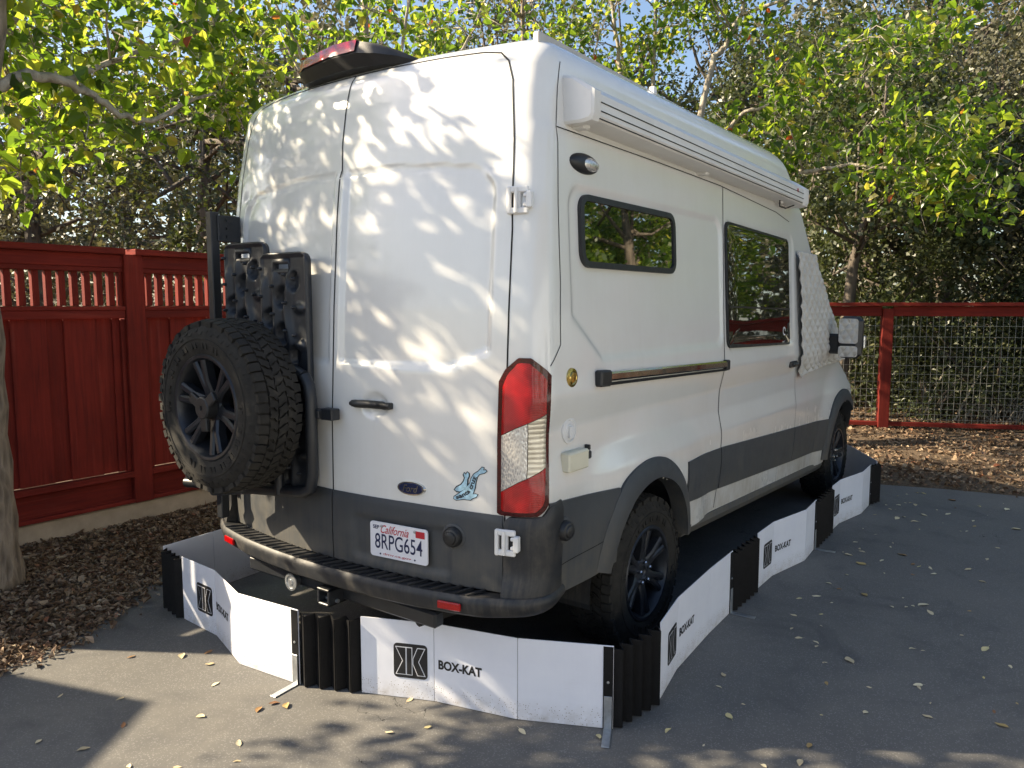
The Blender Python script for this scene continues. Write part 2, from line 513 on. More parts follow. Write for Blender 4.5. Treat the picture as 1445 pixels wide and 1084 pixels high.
# quilted window cover
t = NT('quilted_cloth').geo()
n = t.noise(12, 6, .7)
t.set(Base_Color=t.ramp(n, [(.3, (.50, .47, .42)), (.7, (.66, .64, .60))]), Roughness=.55, Metallic=.12)
t.bump(t.noise(160, 4), .3, .003)
MAT['quilt'] = t.m

# ================================================================== SETTING
# ground sheet, driveway, planting beds
gm = np_mesh('ground', np.array([(-150, -150, -.012), (150, -150, -.012), (150, 150, -.012), (-150, 150, -.012)]), np.array([(0, 1, 2, 3)]))
tag(link('ground', gm, MAT['soil']), kind='structure')
edgeL = [(-14, 1.0), (-6, 1.15), (-2.2, 1.28), (-.91, 1.36), (-.566, 1.41), (-.15, 1.66), (.19, 1.95), (.45, 2.25), (.80, 2.42), (1.6, 2.46), (3.5, 2.45), (6.4, 2.40)]
edgeF = [(6.3, .6), (5.75, -.75), (5.62, -1.22), (5.79, -1.8), (5.87, -2.375), (6.1, -3.6), (6.2, -8), (6.2, -20), (-14, -20)]
mb = MB(); poly = edgeL + edgeF
mb.add([(x, y, 0.0) for x, y in poly] + [(x, y, -.05) for x, y in poly], [tuple(range(len(poly)))[::-1]] + [(i, (i + 1) % len(poly), len(poly) + (i + 1) % len(poly), len(poly) + i) for i in range(len(poly))])
drive = fixn(mb.build('driveway', MAT['asphalt'])); tag(drive, kind='structure')

def vnoise(x, y, s=0):
    return (np.sin(x * 3.1 + s) * np.cos(y * 2.7 - s) + .5 * np.sin(x * 7.3 - y * 5.1 + 2 * s) + .25 * np.sin(x * 17 + y * 13 + s)) / 1.75
def bedz(x, y):
    """height of the left mulch bed: feathered at the kerbless edge"""
    ye = np.interp(x, [p[0] for p in edgeL], [p[1] for p in edgeL])
    d = y - ye
    return .006 + .045 * sstep(0, .5, d) + .03 * sstep(.4, 1.3, d) * (.4 + .6 * sstep(.1, 1.4, x)) + .012 * vnoise(x, y) * sstep(0, .3, d)
bx = np.linspace(-6, 7.4, 270); 
Vb = []
for x in bx:
    ye = float(np.interp(x, [p[0] for p in edgeL], [p[1] for p in edgeL]))
    for k in range(40):
        y = ye - .03 + (3.35 - ye + .03) * k / 39
        Vb.append((x, y, float(bedz(x, y)) if k else -.01))
tag(link('mulch_bed', np_mesh('mulch_bed', np.array(Vb), quads(270, 40, False), True), MAT['soil']), kind='structure')
FD = Vector((.405, -.914, 0)); FP = Vector((8.89, -.64, 0))     # right fence line
def bed2z(x, y):
    return .010 + .05 * sstep(5.7, 8.6, x) + .010 * vnoise(x, y, 2) + .02 * sstep(9.5, 14, x)
bx = np.linspace(5.62, 26, 120); by = np.linspace(-14, 3.0, 110)
X2, Y2 = np.meshgrid(bx, by, indexing='ij')
lim = np.interp(Y2, [-14, -8, -3.6, -2.375, -1.8, -1.22, -.75, .6, 2.4], [6.2, 6.2, 6.1, 5.87, 5.79, 5.62, 5.75, 6.3, 6.5])
X2 = lim - .03 + (X2 - 5.62)
Z2 = bed2z(X2, Y2); Z2[0, :] = -.01
tag(link('leaf_strewn_ground', np_mesh('leaf_strewn_ground', np.stack([X2, Y2, Z2], -1).reshape(-1, 3), quads(120, 110, False), True), MAT['soil']), kind='structure')

def leaf_arrays(C, size, normals=None, droop=0.0, aspect=.62, fold=.35, heart=False, r=None):
    """vertices/quads for folded leaves centred at C (n,3). each leaf = two quads along a midrib"""
    r = r or rng; n = len(C)
    if normals is None:
        nv_ = r.normal(size=(n, 3)); nv_[:, 2] = np.abs(nv_[:, 2]) * .9 + .15
    else: nv_ = normals + r.normal(size=(n, 3)) * .35
    nv_ /= np.linalg.norm(nv_, axis=1, keepdims=True)
    a = r.normal(size=(n, 3)); a[:, 2] -= droop
    a -= nv_ * np.sum(a * nv_, 1, keepdims=True); a /= np.linalg.norm(a, axis=1, keepdims=True)
    b = np.cross(nv_, a)
    L = (size * r.uniform(.7, 1.3, n))[:, None]; w = L * aspect
    base = C - a * L * .5; tip = C + a * L * .5 - nv_ * L * .12
    mid0 = C - a * L * (.18 if heart else 0.0)
    up = nv_ * w * fold * .5
    l1 = mid0 + b * w * .5 + up; r1 = mid0 - b * w * .5 + up
    l2 = C + a * L * .22 + b * w * .36 + up * .8; r2 = C + a * L * .22 - b * w * .36 + up * .8
    V = np.stack([base, l1, l2, tip, r2, r1], 1).reshape(-1, 3)
    i = np.arange(n)[:, None] * 6
    Q = np.concatenate([i + np.array([[0, 3, 2, 1]]), i + np.array([[0, 5, 4, 3]])], 0)
    return V, Q
def leaf_mesh(name, V, Q, nl, per, mat, parent=None, rv=None):
    me = np_mesh(name, V, Q, False)
    at = me.attributes.new('rnd', 'FLOAT', 'POINT')
    rv = rng.random(nl) if rv is None else rv
    at.data.foreach_set('value', np.repeat(rv, per).astype(np.float32))
    return link(name, me, mat, parent)

# leaf litter on the two beds
def litter(name, n, xr, yr, zf, ok, size, label):
    P = []
    x = rng.uniform(*xr, n * 4); y = rng.uniform(*yr, n * 4); m = ok(x, y) & (rng.random(n * 4) < .62 + .5 * vnoise(x * 1.3, y * 1.3, 4)); x = x[m][:n]; y = y[m][:n]
    z = zf(x, y) + rng.uniform(.002, .016, len(x))
    C_ = np.stack([x, y, z], 1); nrm = np.tile(np.array([[0, 0, 1.0]]), (len(C_), 1)) + rng.normal(size=(len(C_), 3)) * .35
    sz = size * np.exp(rng.normal(0, .32, len(C_))); tw = rng.random(len(C_)) < .07; sz = np.where(tw, sz * 2.2, sz); asp = np.where(tw, .07, rng.uniform(.35, .85, len(C_)))[:, None]
    V, Q = leaf_arrays(C_, sz, nrm, aspect=asp, fold=.6)
    o = leaf_mesh(name, V, Q, len(C_), 6, MAT['litter']); tag(o, label, 'leaf litter', kind='stuff'); return o
yeL = lambda x: np.interp(x, [p[0] for p in edgeL], [p[1] for p in edgeL])
litter('leaf_litter', 25000, (-2.0, 2.6), (1.2, 3.1), bedz, lambda x, y: (y > yeL(x) - .05 + rng.normal(0, .06, len(x))) & (y < 3.08), .031, 'brown dry leaves covering the mulch below the concrete footing')
flim = lambda y: np.interp(y, [-14, -8, -3.6, -2.375, -1.8, -1.22, -.75, .6, 2.4], [6.2, 6.2, 6.1, 5.87, 5.79, 5.62, 5.75, 6.3, 6.5])
litter('leaf_litter', 36000, (5.5, 14), (-7, 2.4), bed2z, lambda x, y: x > flim(y) + rng.normal(0, .05, len(x)), .042, 'pale dry leaves strewn in front of the wire fence')

# ---- left timber fence on a concrete footing
FY = 3.08
mb = MB(); mb.box((2.9, FY + .10, .04), (9.1, .20, .34), None, .015)
ft = mb.build('footing_wall', MAT['concrete'])
tag(ft, 'low tan concrete footing wall under the red board fence', 'wall')
fen = empty('board_fence', (0, FY, 0), 0, 'tall red stained board fence with a row of slats along its top', 'fence')
def fpart(name, c, d, horiz=False, rot=None, ch=.004):
    mb = MB(); mb.box(c, d, rot, ch); o = mb.build(name, MAT['fence_red_h' if horiz else 'fence_red'], fen); o.matrix_parent_inverse = Matrix.Translation((0, -FY, 0)); return o
posts = [-1.62, .735, 3.08, 5.43, 7.35]
for x in posts: fpart('post', (x, FY + .035, 1.145), (.145, .145, 1.87))
for i, (a, b) in enumerate(zip(posts[:-1], posts[1:])):
    x0, x1 = a + .0725, b - .0725; L = x1 - x0; xm = (x0 + x1) / 2
    fpart('cap_rail', (xm + (-.0725 if i == 0 else 0), FY + .03, 2.10), (L + .143, .20, .045), True)
    fpart('rail', (xm, FY + .01, 2.030), (L, .05, .095), True)
    fpart('rail', (xm, FY + .035, 1.965), (L, .09, .035), True)
    fpart('rail', (xm, FY + .02, 1.685), (L, .10, .030), True); fpart('rail', (xm, FY - .005, 1.640), (L, .035, .06), True)
    fpart('rail', (xm, FY + .0, .432), (L, .075, .045), True)
    fpart('kick_board', (xm, FY + .03, .315), (L, .035, .19), True)
    fpart('rail', (xm, FY + .0, .228), (L, .07, .03), True)
    for s in (-1, 1): fpart('trim', (xm + s * (L / 2 - .016), FY + .012, 1.03), (.032, .035, 1.15)); fpart('trim', (xm + s * (L / 2 - .014), FY + .028, 1.825), (.028, .05, .248))
    n = int(L / .0865)
    for k in range(n):
        x = x0 + .028 + (k + .5) * (L - .056) / n
        fpart('slat', (x, FY + .045, 1.825), (.043, .046, .246), False, None, .002)
    x = x0 + .032; k = 0
    while x < x1 - .035:
        wdt = min((.135, .21, .12, .20)[(k + i) % 4] * rnd.uniform(.93, 1.07), x1 - .032 - x)
        if wdt < .03: break
        fpart('board', (x + wdt / 2, FY + (.032 if k % 2 else .050), 1.035), (wdt + .014, .018, 1.155), False, Matrix.Rotation(rnd.uniform(-.004, .004), 3, 'Y'), .003); x += wdt; k += 1

# ---- right wire fence in a red timber frame
def along_f(d, z=0.0, off=0.0):
    p = FP + FD * d; nrm = Vector((-FD.y, FD.x, 0)); return Vector((p.x, p.y, z)) + nrm * off
wf_ = empty('wire_fence', tuple(FP), 0, 'red timber framed fence of welded wire at the end of the driveway', 'fence')
def wpart(mb, name, mat):
    o = mb.build(name, mat, wf_); o.matrix_parent_inverse = Matrix.Translation(-FP); return o
ds = [-4.4, -2.2, 0, 2.35, 4.7, 7.05]
ang = math.atan2(FD.y, FD.x)
MR = Matrix.Rotation(ang, 3, 'Z')
for d in ds:
    mb = MB(); mb.box(along_f(d, .80), (.135, .135, 1.72), MR, .006); wpart(mb, 'post', MAT['fence_red'])
for a, b in zip(ds[:-1], ds[1:]):
    for name, z, w_, h in (('cap_rail', 1.715, .20, .045), ('rail', 1.625, .045, .13), ('rail', .130, .09, .055)):
        mb = MB(); mb.bar(along_f(a + (.0 if name == 'cap_rail' else .067), z), along_f(b - (.0 if name == 'cap_rail' else .067), z), w_, h, ch=.004); wpart(mb, name, MAT['fence_red_h'])
    mb = MB()
    for k in range(int((b - a) / .075)): d = a + .075 * (k + .5); mb.bar(along_f(d, .15), along_f(d, 1.57), .0042, .0042, up=(1, 0, 0))
    for k in range(15): mb.bar(along_f(a + .06, .20 + k * .095 * (.72 + .04 * k) * .9), along_f(b - .06, .20 + k * .095 * (.72 + .04 * k) * .9), .0042, .0042)
    wpart(mb, 'wire_mesh', MAT['wire_grey'])
# garden arbour gate farther along the same fence (seen reflected in the van's glass)
ga = empty('garden_arbour', tuple(along_f(8.0)), 0, 'red timber garden arbour with crossed roof beams beyond the wire fence', 'arbour')
def gpart(mb, name):
    o = mb.build(name, MAT['fence_red'], ga); o.matrix_parent_inverse = Matrix.Translation(-along_f(8.0)); return o
for d in (7.2, 8.8):
    for of in (-.5, .5):
        mb = MB(); mb.box(along_f(d, 1.2, of), (.14, .14, 2.4), MR, .006); gpart(mb, 'post')
for of in (-.5, .5): mb = MB(); mb.bar(along_f(6.7, 2.42, of), along_f(9.3, 2.42, of), .06, .16, ch=.005); gpart(mb, 'beam')
for k in range(8): mb = MB(); mb.bar(along_f(6.85 + k * .33, 2.54, -.9), along_f(6.85 + k * .33, 2.54, .9), .045, .10, ch=.004); gpart(mb, 'rafter')

# ---- added unseen shed, shaped so its eave throws the hard-edged shade on the asphalt
tan_ = math.tan(SUN_EL); hs = 2.55
tip = Vector((-.65, .48, 0)) + SUN_H * ((hs + .10) / tan_) + Vector((0, 0, hs))
dA = Vector((-.30, .95, 0)).normalized(); dB = Vector((-.82, -.57, 0)).normalized()
shed = empty('added_shed', (tip.x, tip.y, 0), 0, 'added shadow-casting red board shed with a flat overhanging roof off the driveway', 'shed')
def spart(mb, name, mat):
    o = mb.build(name, mat, shed); o.matrix_parent_inverse = Matrix.Translation((-tip.x, -tip.y, 0)); fixn(o); return o
mb = MB(); c4 = [tip, tip + dA * 2.6, tip + dA * 2.6 + dB * 3.0, tip + dB * 3.0]
mb.add([p for p in c4] + [p + Vector((0, 0, .10)) for p in c4], [(0, 1, 2, 3), (4, 5, 6, 7), (0, 1, 5, 4), (1, 2, 6, 5), (2, 3, 7, 6), (3, 0, 4, 7)]); spart(mb, 'roof', MAT['roof_tile'])
mb = MB(); c5 = [tip + dA * .35 + dB * .35, tip + dA * 2.25 + dB * .35, tip + dA * 2.25 + dB * 2.6, tip + dA * .35 + dB * 2.6]
mb.add([Vector((p.x, p.y, -.01)) for p in c5] + [Vector((p.x, p.y, hs + .01)) for p in c5], [(0, 1, 2, 3), (4, 5, 6, 7), (0, 1, 5, 4), (1, 2, 6, 5), (2, 3, 7, 6), (3, 0, 4, 7)]); spart(mb, 'wall', MAT['fence_red'])

# ---- house added outside the picture: sunlit pale stucco bounces light onto the van
HX0, HX1, HY, HZ = -10.0, 3.4, -7.8, 3.4
house = empty('added_house', ((HX0 + HX1) / 2, HY - 3, 0), 0, 'added single storey pale stucco house bouncing light across the driveway to the van', 'house')
hinv = Matrix.Translation((-(HX0 + HX1) / 2, -(HY - 3), 0))
def hpart(mb, name, mat, par=None):
    o = mb.build(name, mat, par or house)
    if par is None: o.matrix_parent_inverse = hinv
    return o
mb = MB(); mb.box(((HX0 + HX1) / 2, HY - 3, HZ / 2 - .02), (HX1 - HX0, 6, HZ)); hwall = hpart(mb, 'wall', MAT['stucco'])
mb = MB(); e = .5
mb.add([(HX0 - e, HY + e, HZ - .05), (HX1 + e, HY + e, HZ - .05), (HX1 + e, HY - 6 - e, HZ - .05), (HX0 - e, HY - 6 - e, HZ - .05), (HX0 + 3, HY - 3, HZ + 1.6), (HX1 - 3, HY - 3, HZ + 1.6), (HX0 - e, HY + e, HZ + .1), (HX1 + e, HY + e, HZ + .1), (HX1 + e, HY - 6 - e, HZ + .1), (HX0 - e, HY - 6 - e, HZ + .1)],
       [(0, 1, 2, 3), (0, 1, 7, 6), (1, 2, 8, 7), (2, 3, 9, 8), (3, 0, 6, 9), (6, 7, 5, 4), (8, 9, 4, 5), (7, 8, 5), (9, 6, 4)]); fixn(hpart(mb, 'roof', MAT['roof_tile']))
for x in (-7.6, -3.4, .6):
    mb = MB(); mb.box((x, HY + .03, 1.55), (1.5, .08, 1.2), None, .01); w = hpart(mb, 'window', MAT['house_trim'])
    for dx in (-.36, .36): mb = MB(); mb.box((x + dx, HY + .075, 1.55), (.62, .02, 1.04)); hpart(mb, 'pane', MAT['glass2'], w)

# ================================================================== VAN
ZT, RR, CROWN = 2.645, 0.125, 0.055
AB = 0.14            # bulge of the rear doors in plan
RC = 0.105            # corner radius in plan
def ipf(pts):
    xs = [a for a, b in pts]; ys = [b for a, b in pts]
    return lambda v: np.interp(v, xs, ys)
Wz = ipf([(.3, .985), (.5, 1.0), (.8, 1.025), (.98, 1.028), (1.10, 1.006), (1.22, 1.004), (1.30, 1.024), (1.35, 1.033), (1.42, 1.026), (1.6, 1.016), (1.9, 1.0), (2.3, .981), (2.39, .977), (2.42, .966), (2.63, .956)])
XR0 = ipf([(.3, -.02), (.7, -.03), (1.2, -.025), (1.7, .0), (2.1, .03), (2.35, .06), (2.56, .095), (2.66, .12), (2.8, .15)])
XS = ipf([(.3, 4.95), (.6, 5.08), (.95, 5.1), (1.1, 5.0), (1.2, 4.82), (1.3, 4.68), (1.42, 4.55), (2.05, 3.90), (2.35, 3.62), (2.55, 3.45), (2.7, 3.2), (2.8, 2.9)])
FB = ipf([(.3, .70), (.9, .72), (1.1, .62), (1.25, .48), (1.45, .40), (2.1, .34), (2.5, .30), (2.8, .25)])
def inset(z):
    k = np.clip((np.asarray(z, float) - ZT) / RR, 0, 1)
    return RR * (1 - np.sqrt(np.maximum(0, 1 - k * k)))
def ring(z):
    i = inset(z); w = Wz(z) - i; xr = XR0(z) + i
    y1 = w - RC
    for _ in range(6):
        ph = np.arctan(2 * AB * y1); y1 = w - RC + RC * np.sin(ph)
    xc = xr + AB * y1 * y1 + RC * np.cos(ph)
    L = RC * (math.pi / 2 - ph)
    return w, xr, y1, ph, xc, L, XS(z) - i, FB(z)
def sstep(a, b, v):
    k = np.clip((v - a) / (b - a), 0, 1); return k * k * (3 - 2 * k)
def rrect_sd(x, z, cx, cz, hx, hz, r):
    qx = np.abs(x - cx) - (hx - r); qz = np.abs(z - cz) - (hz - r)
    return np.hypot(np.maximum(qx, 0), np.maximum(qz, 0)) + np.minimum(np.maximum(qx, qz), 0) - r
WHX = (1.084, 4.834)
def disp_side(x, z):
    sd = rrect_sd(x, z, 1.18, 1.835, .82, .355, .09)
    cut = ((.34 - x) * .62 + (1.72 - z) * .78) * 1.0      # slanted lower rear corner of the stamping
    sd = np.maximum(sd, cut - .03)
    d = -.012 * (1 - sstep(-.018, .012, sd))
    sd2 = rrect_sd(x, z, 2.73, 1.82, .66, .375, .07)
    d = d - .006 * (1 - sstep(-.015, .01, sd2))
    for cx in WHX:
        r_ = np.hypot(x - cx, (z - .40) * 1.0)
        d = d + .028 * (1 - sstep(.56, .86, r_))
    return d
def disp_rear(y, z):
    ay = np.abs(y)
    top = 2.285 - .10 * ay ** 3
    # stamped window field of each door with a sloped shoulder above it
    sdx = np.maximum(ay - .80, .035 - ay)
    bot = 1.455 + .42 * np.maximum(0, ay - .62)
    sd = np.maximum(np.maximum(sdx, z - top), bot - z)
    qx = ay - (.80 - .10); qz = z - (top - .10)
    corner = np.where((qx > 0) & (qz > 0), np.hypot(qx, qz) - .10, -1.0)
    sd = np.maximum(sd, corner)
    d = -.015 * (1 - sstep(-.012, .006, sd))
    sh = (1 - sstep(top - .0, top + .15, z)) * sstep(top - .02, top, z) * (1 - sstep(.78, .88, ay))
    d = d - .012 * sh
    # handle dish
    d = d - .03 * (1 - sstep(.855, .87, z)) * (1 - sstep(.845, .865, ay))
    r_ = np.hypot((y + .255) / .075, (z - 1.285) / .055)
    d = d - .016 * (1 - sstep(.7, 1.05, r_))
    return d
def body_pt(s, z, off=0.0, sg=-1, disp=True):
    """point on the body skin: s runs from the rear centre line round the corner and along the side (vectorised)"""
    s = np.asarray(s, float); z = np.asarray(z, float) + 0 * s; s = s + 0 * z
    w, xr, y1, ph, xc, L, xs, fb = ring(z)
    th = np.clip(ph + (s - y1) / RC, ph, math.pi / 2)
    xside = xc + (s - y1 - L)
    dr = disp_rear(sg * s, z) if disp else 0 * s
    ds = disp_side(xside, z) if disp else 0 * s
    # rear
    nl = np.sqrt(1 + (2 * AB * s) ** 2)
    xR = xr + AB * s * s - (off + dr) / nl; yR = s + (off + dr) * 2 * AB * s / nl
    # corner
    rr = RC + off
    xC = xc - rr * np.cos(th); yC = (w - RC) + rr * np.sin(th)
    # side / nose
    t_ = np.clip((xside - xs) / np.maximum(fb, .01), 0, 1)
    inn = xside <= xs
    xN = np.where(inn, xside, xs + (fb + off) * np.sin(t_ * math.pi / 2))
    yN = np.where(inn, w + off + ds, (w + off) * np.cos(t_ * math.pi / 2))
    x = np.where(s <= y1, xR, np.where(s <= y1 + L, xC, xN))
    y = np.where(s <= y1, yR, np.where(s <= y1 + L, yC, yN))
    return np.stack([x, sg * y, z], -1)
def s_of_x(x, z):
    w, xr, y1, ph, xc, L, xs, fb = ring(z)
    return y1 + L + (np.asarray(x, float) - xc)
def sidept(x, z, off=0.0, sg=-1): return body_pt(s_of_x(x, z), z, off, sg)
def rearpt(y, z, off=0.0): return body_pt(abs(y), z, off, -1 if y <= 0 else 1, z > .9)

van = empty('camper_van', (0, 0, 0), 0, 'white high-sided camper van with grey lower cladding parked inside the low barrier', 'van')

# ---- skin: rows of plan outlines, welded over the roof, cut into shell and doors
zs = list(np.arange(.38, ZT, .0145)) + [ZT + RR * math.sin(rad(a)) for a in range(0, 91, 9)]
NR, NA, NS, NF = 84, 14, 330, 22
rows = []
for z in zs:
    w, xr, y1, ph, xc, L, xs, fb = [float(q) for q in ring(z)]
    s_ = np.concatenate([np.linspace(0, y1, NR, endpoint=False), y1 + np.linspace(0, L, NA, endpoint=False),
                         y1 + L + np.linspace(0, xs - xc, NS, endpoint=False), y1 + L + (xs - xc) + np.linspace(0, fb, NF)])
    rows.append(body_pt(s_, np.full(len(s_), z), 0.0, -1))
last = rows[-1]
for k in range(1, 7):
    f = 1 - k / 6.5
    r2 = last.copy(); r2[:, 1] *= f; r2[:, 0] = 1.7 + (r2[:, 0] - 1.7) * (1 - .25 * (k / 6.5) ** 1.5); r2[:, 2] = ZT + RR + CROWN * (1 - f * f)
    rows.append(r2)
G = np.array(rows)                        # rows x cols x 3
nr, nc = G.shape[:2]
GL = G.copy(); GL[:, :, 1] *= -1
def quads(nr, nc, flip):
    i = np.arange(nr - 1)[:, None] * nc + np.arange(nc - 1)[None, :]
    q = np.stack([i, i + 1, i + 1 + nc, i + nc], -1).reshape(-1, 4)
    return q[:, ::-1] if flip else q
def zbot(x): return np.interp(x, [-.2, .70, .75, 1.4, 4.24, 6], [.575, .585, .53, .525, .405, .40])
def subset(V, Q, mask, name, mat):
    q = Q[mask]; u, inv = np.unique(q.ravel(), return_inverse=True)
    me = np_mesh(name, V[u], inv.reshape(-1, 4), True)
    return link(name, me, mat, van)
for sg, GG in ((-1, G), (1, GL)):
    V = GG.reshape(-1, 3); Q = quads(nr, nc, sg < 0)
    cen = V[Q].mean(1)
    colk = np.tile(np.arange(nc - 1), nr - 1)
    wheel = np.zeros(len(Q), bool)
    for cx in WHX:
        dx = cen[:, 0] - (cx - .034); dz = cen[:, 2] - .40
        wheel |= (np.hypot(dx, dz) < .475) & (colk >= NR + NA)
    keep = (~wheel) & (cen[:, 2] > zbot(cen[:, 0]))
    rear = (colk < NR) & (np.abs(cen[:, 1]) < .872) & (cen[:, 2] > .57) & (cen[:, 2] < 2.715)
    side = (colk >= NR + NA) & (colk < NR + NA + NS)
    slide = side & (cen[:, 0] > 2.0) & (cen[:, 0] < 3.46) & (cen[:, 2] < 2.36) & (cen[:, 2] > .5)
    cab = side & (cen[:, 0] > 3.46) & (cen[:, 0] < 4.36) & (cen[:, 2] < 2.1) & (cen[:, 2] > .5)
    subset(V, Q, keep & rear, 'rear_door', MAT['paint'])
    if sg < 0: subset(V, Q, keep & slide, 'sliding_door', MAT['paint'])
    else: slide = np.zeros(len(Q), bool)
    subset(V, Q, keep & cab, 'cab_door', MAT['paint'])
    subset(V, Q, keep & ~rear & ~slide & ~cab, 'body_shell', MAT['paint'])
# close the crown strip along the centre line
cr = MB()
for j in range(0, nc - 1, 4):
    a = G[-1, j]; b = G[-1, min(j + 4, nc - 1)]
    cr.add([a, b, (b[0], -b[1], b[2]), (a[0], -a[1], a[2])], [(0, 1, 2, 3)])
fixn(cr.build('roof_skin', MAT['paint'], van, True))

def patch(name, fn, nu, nv, mat, parent=van, off=.006, th=None, sg=-1, smooth=True, disp=True, offn=None):
    """skin-following panel with a returned edge. fn(u,v)->(s,z) with arrays"""
    U, Vv = np.meshgrid(np.linspace(0, 1, nu), np.linspace(0, 1, nv), indexing='ij')
    S, Z = fn(U, Vv)
    o_ = off if offn is None else offn(U, Vv)
    P = body_pt(S, Z, o_, sg, disp); P2 = body_pt(S, Z, (-.004 if th is None else off - th), sg, disp)
    n = nu * nv
    V = np.concatenate([P.reshape(-1, 3), P2.reshape(-1, 3)])
    F = []
    idx = lambda i, j: i * nv + j
    for i in range(nu - 1):
        for j in range(nv - 1): F.append((idx(i, j), idx(i + 1, j), idx(i + 1, j + 1), idx(i, j + 1)))
    edge = [idx(i, 0) for i in range(nu)] + [idx(nu - 1, j) for j in range(1, nv)] + [idx(i, nv - 1) for i in range(nu - 2, -1, -1)] + [idx(0, j) for j in range(nv - 2, 0, -1)]
    for a, b in zip(edge, edge[1:] + edge[:1]): F.append((b, a, a + n, b + n))
    if sg > 0: F = [f[::-1] for f in F]
    mb = MB(); mb.add(V, F)
    return mb.build(name, mat, parent, smooth, autos=35)

def ribbon(name, pts, hw=.003, off=.0018, sg=-1, mat=None, parent=van):
    """thin rubber seam along (s,z) points on the skin"""
    q = []
    for (a, b) in zip(pts[:-1], pts[1:]):
        n = max(1, int(math.hypot(b[0] - a[0], b[1] - a[1]) / .03))
        q += [(a[0] + (b[0] - a[0]) * k / n, a[1] + (b[1] - a[1]) * k / n) for k in range(n)]
    q.append(pts[-1]); mb = MB(); V = []; F = []
    for i, (s, z) in enumerate(q):
        a = q[max(0, i - 1)]; b = q[min(len(q) - 1, i + 1)]
        d = (b[0] - a[0], b[1] - a[1]); l = math.hypot(*d) or 1
        nx, nz = -d[1] / l * hw, d[0] / l * hw
        V += [body_pt(s + nx, z + nz, off, sg), body_pt(s - nx, z - nz, off, sg)]
    F = [(2 * i, 2 * i + 2, 2 * i + 3, 2 * i + 1) for i in range(len(q) - 1)]
    mb.add(V, F)
    return fixn(mb.build(name, mat or MAT['seam_rubber'], parent))
SX = lambda pts: [(float(s_of_x(x, z)), z) for x, z in pts]
DE = .878
for sg in (-1, 1):
    ribbon('door_seam', [(DE, .57), (DE, 2.0), (DE - .015, 2.35), (DE - .045, 2.58), (DE - .075, 2.66), (DE - .12, 2.70), (DE - .2, 2.715), (.5, 2.722), (.25, 2.724), (.003, 2.724)], .0032, sg=sg)
    ribbon('pillar_seam', SX([(.34, 2.66), (.31, 2.52), (.297, 2.42), (.285, 2.40), (.29, 2.34), (.274, 1.8), (.258, 1.555), (.185, 1.475)]), .0022, sg=sg)
    ribbon('gutter_seam', SX([(.29, 2.402), (1.2, 2.395), (2.0, 2.382), (3.0, 2.33), (3.3, 2.29)]), .0025, sg=sg)
    ribbon('door_seam', SX([(3.46, 2.1), (3.50, 1.5), (3.50, 1.1), (3.46, .72), (3.44, .56)]), .0026, sg=sg)
ribbon('door_seam', [(0.0, .58), (.0, 2.724)], .0034)
ribbon('door_seam', SX([(2.035, 2.38), (2.03, 2.0), (2.01, 1.47), (2.0, 1.36), (1.985, 1.1), (1.995, .95), (1.98, .8), (1.972, .62), (1.96, .53)]), .0036)

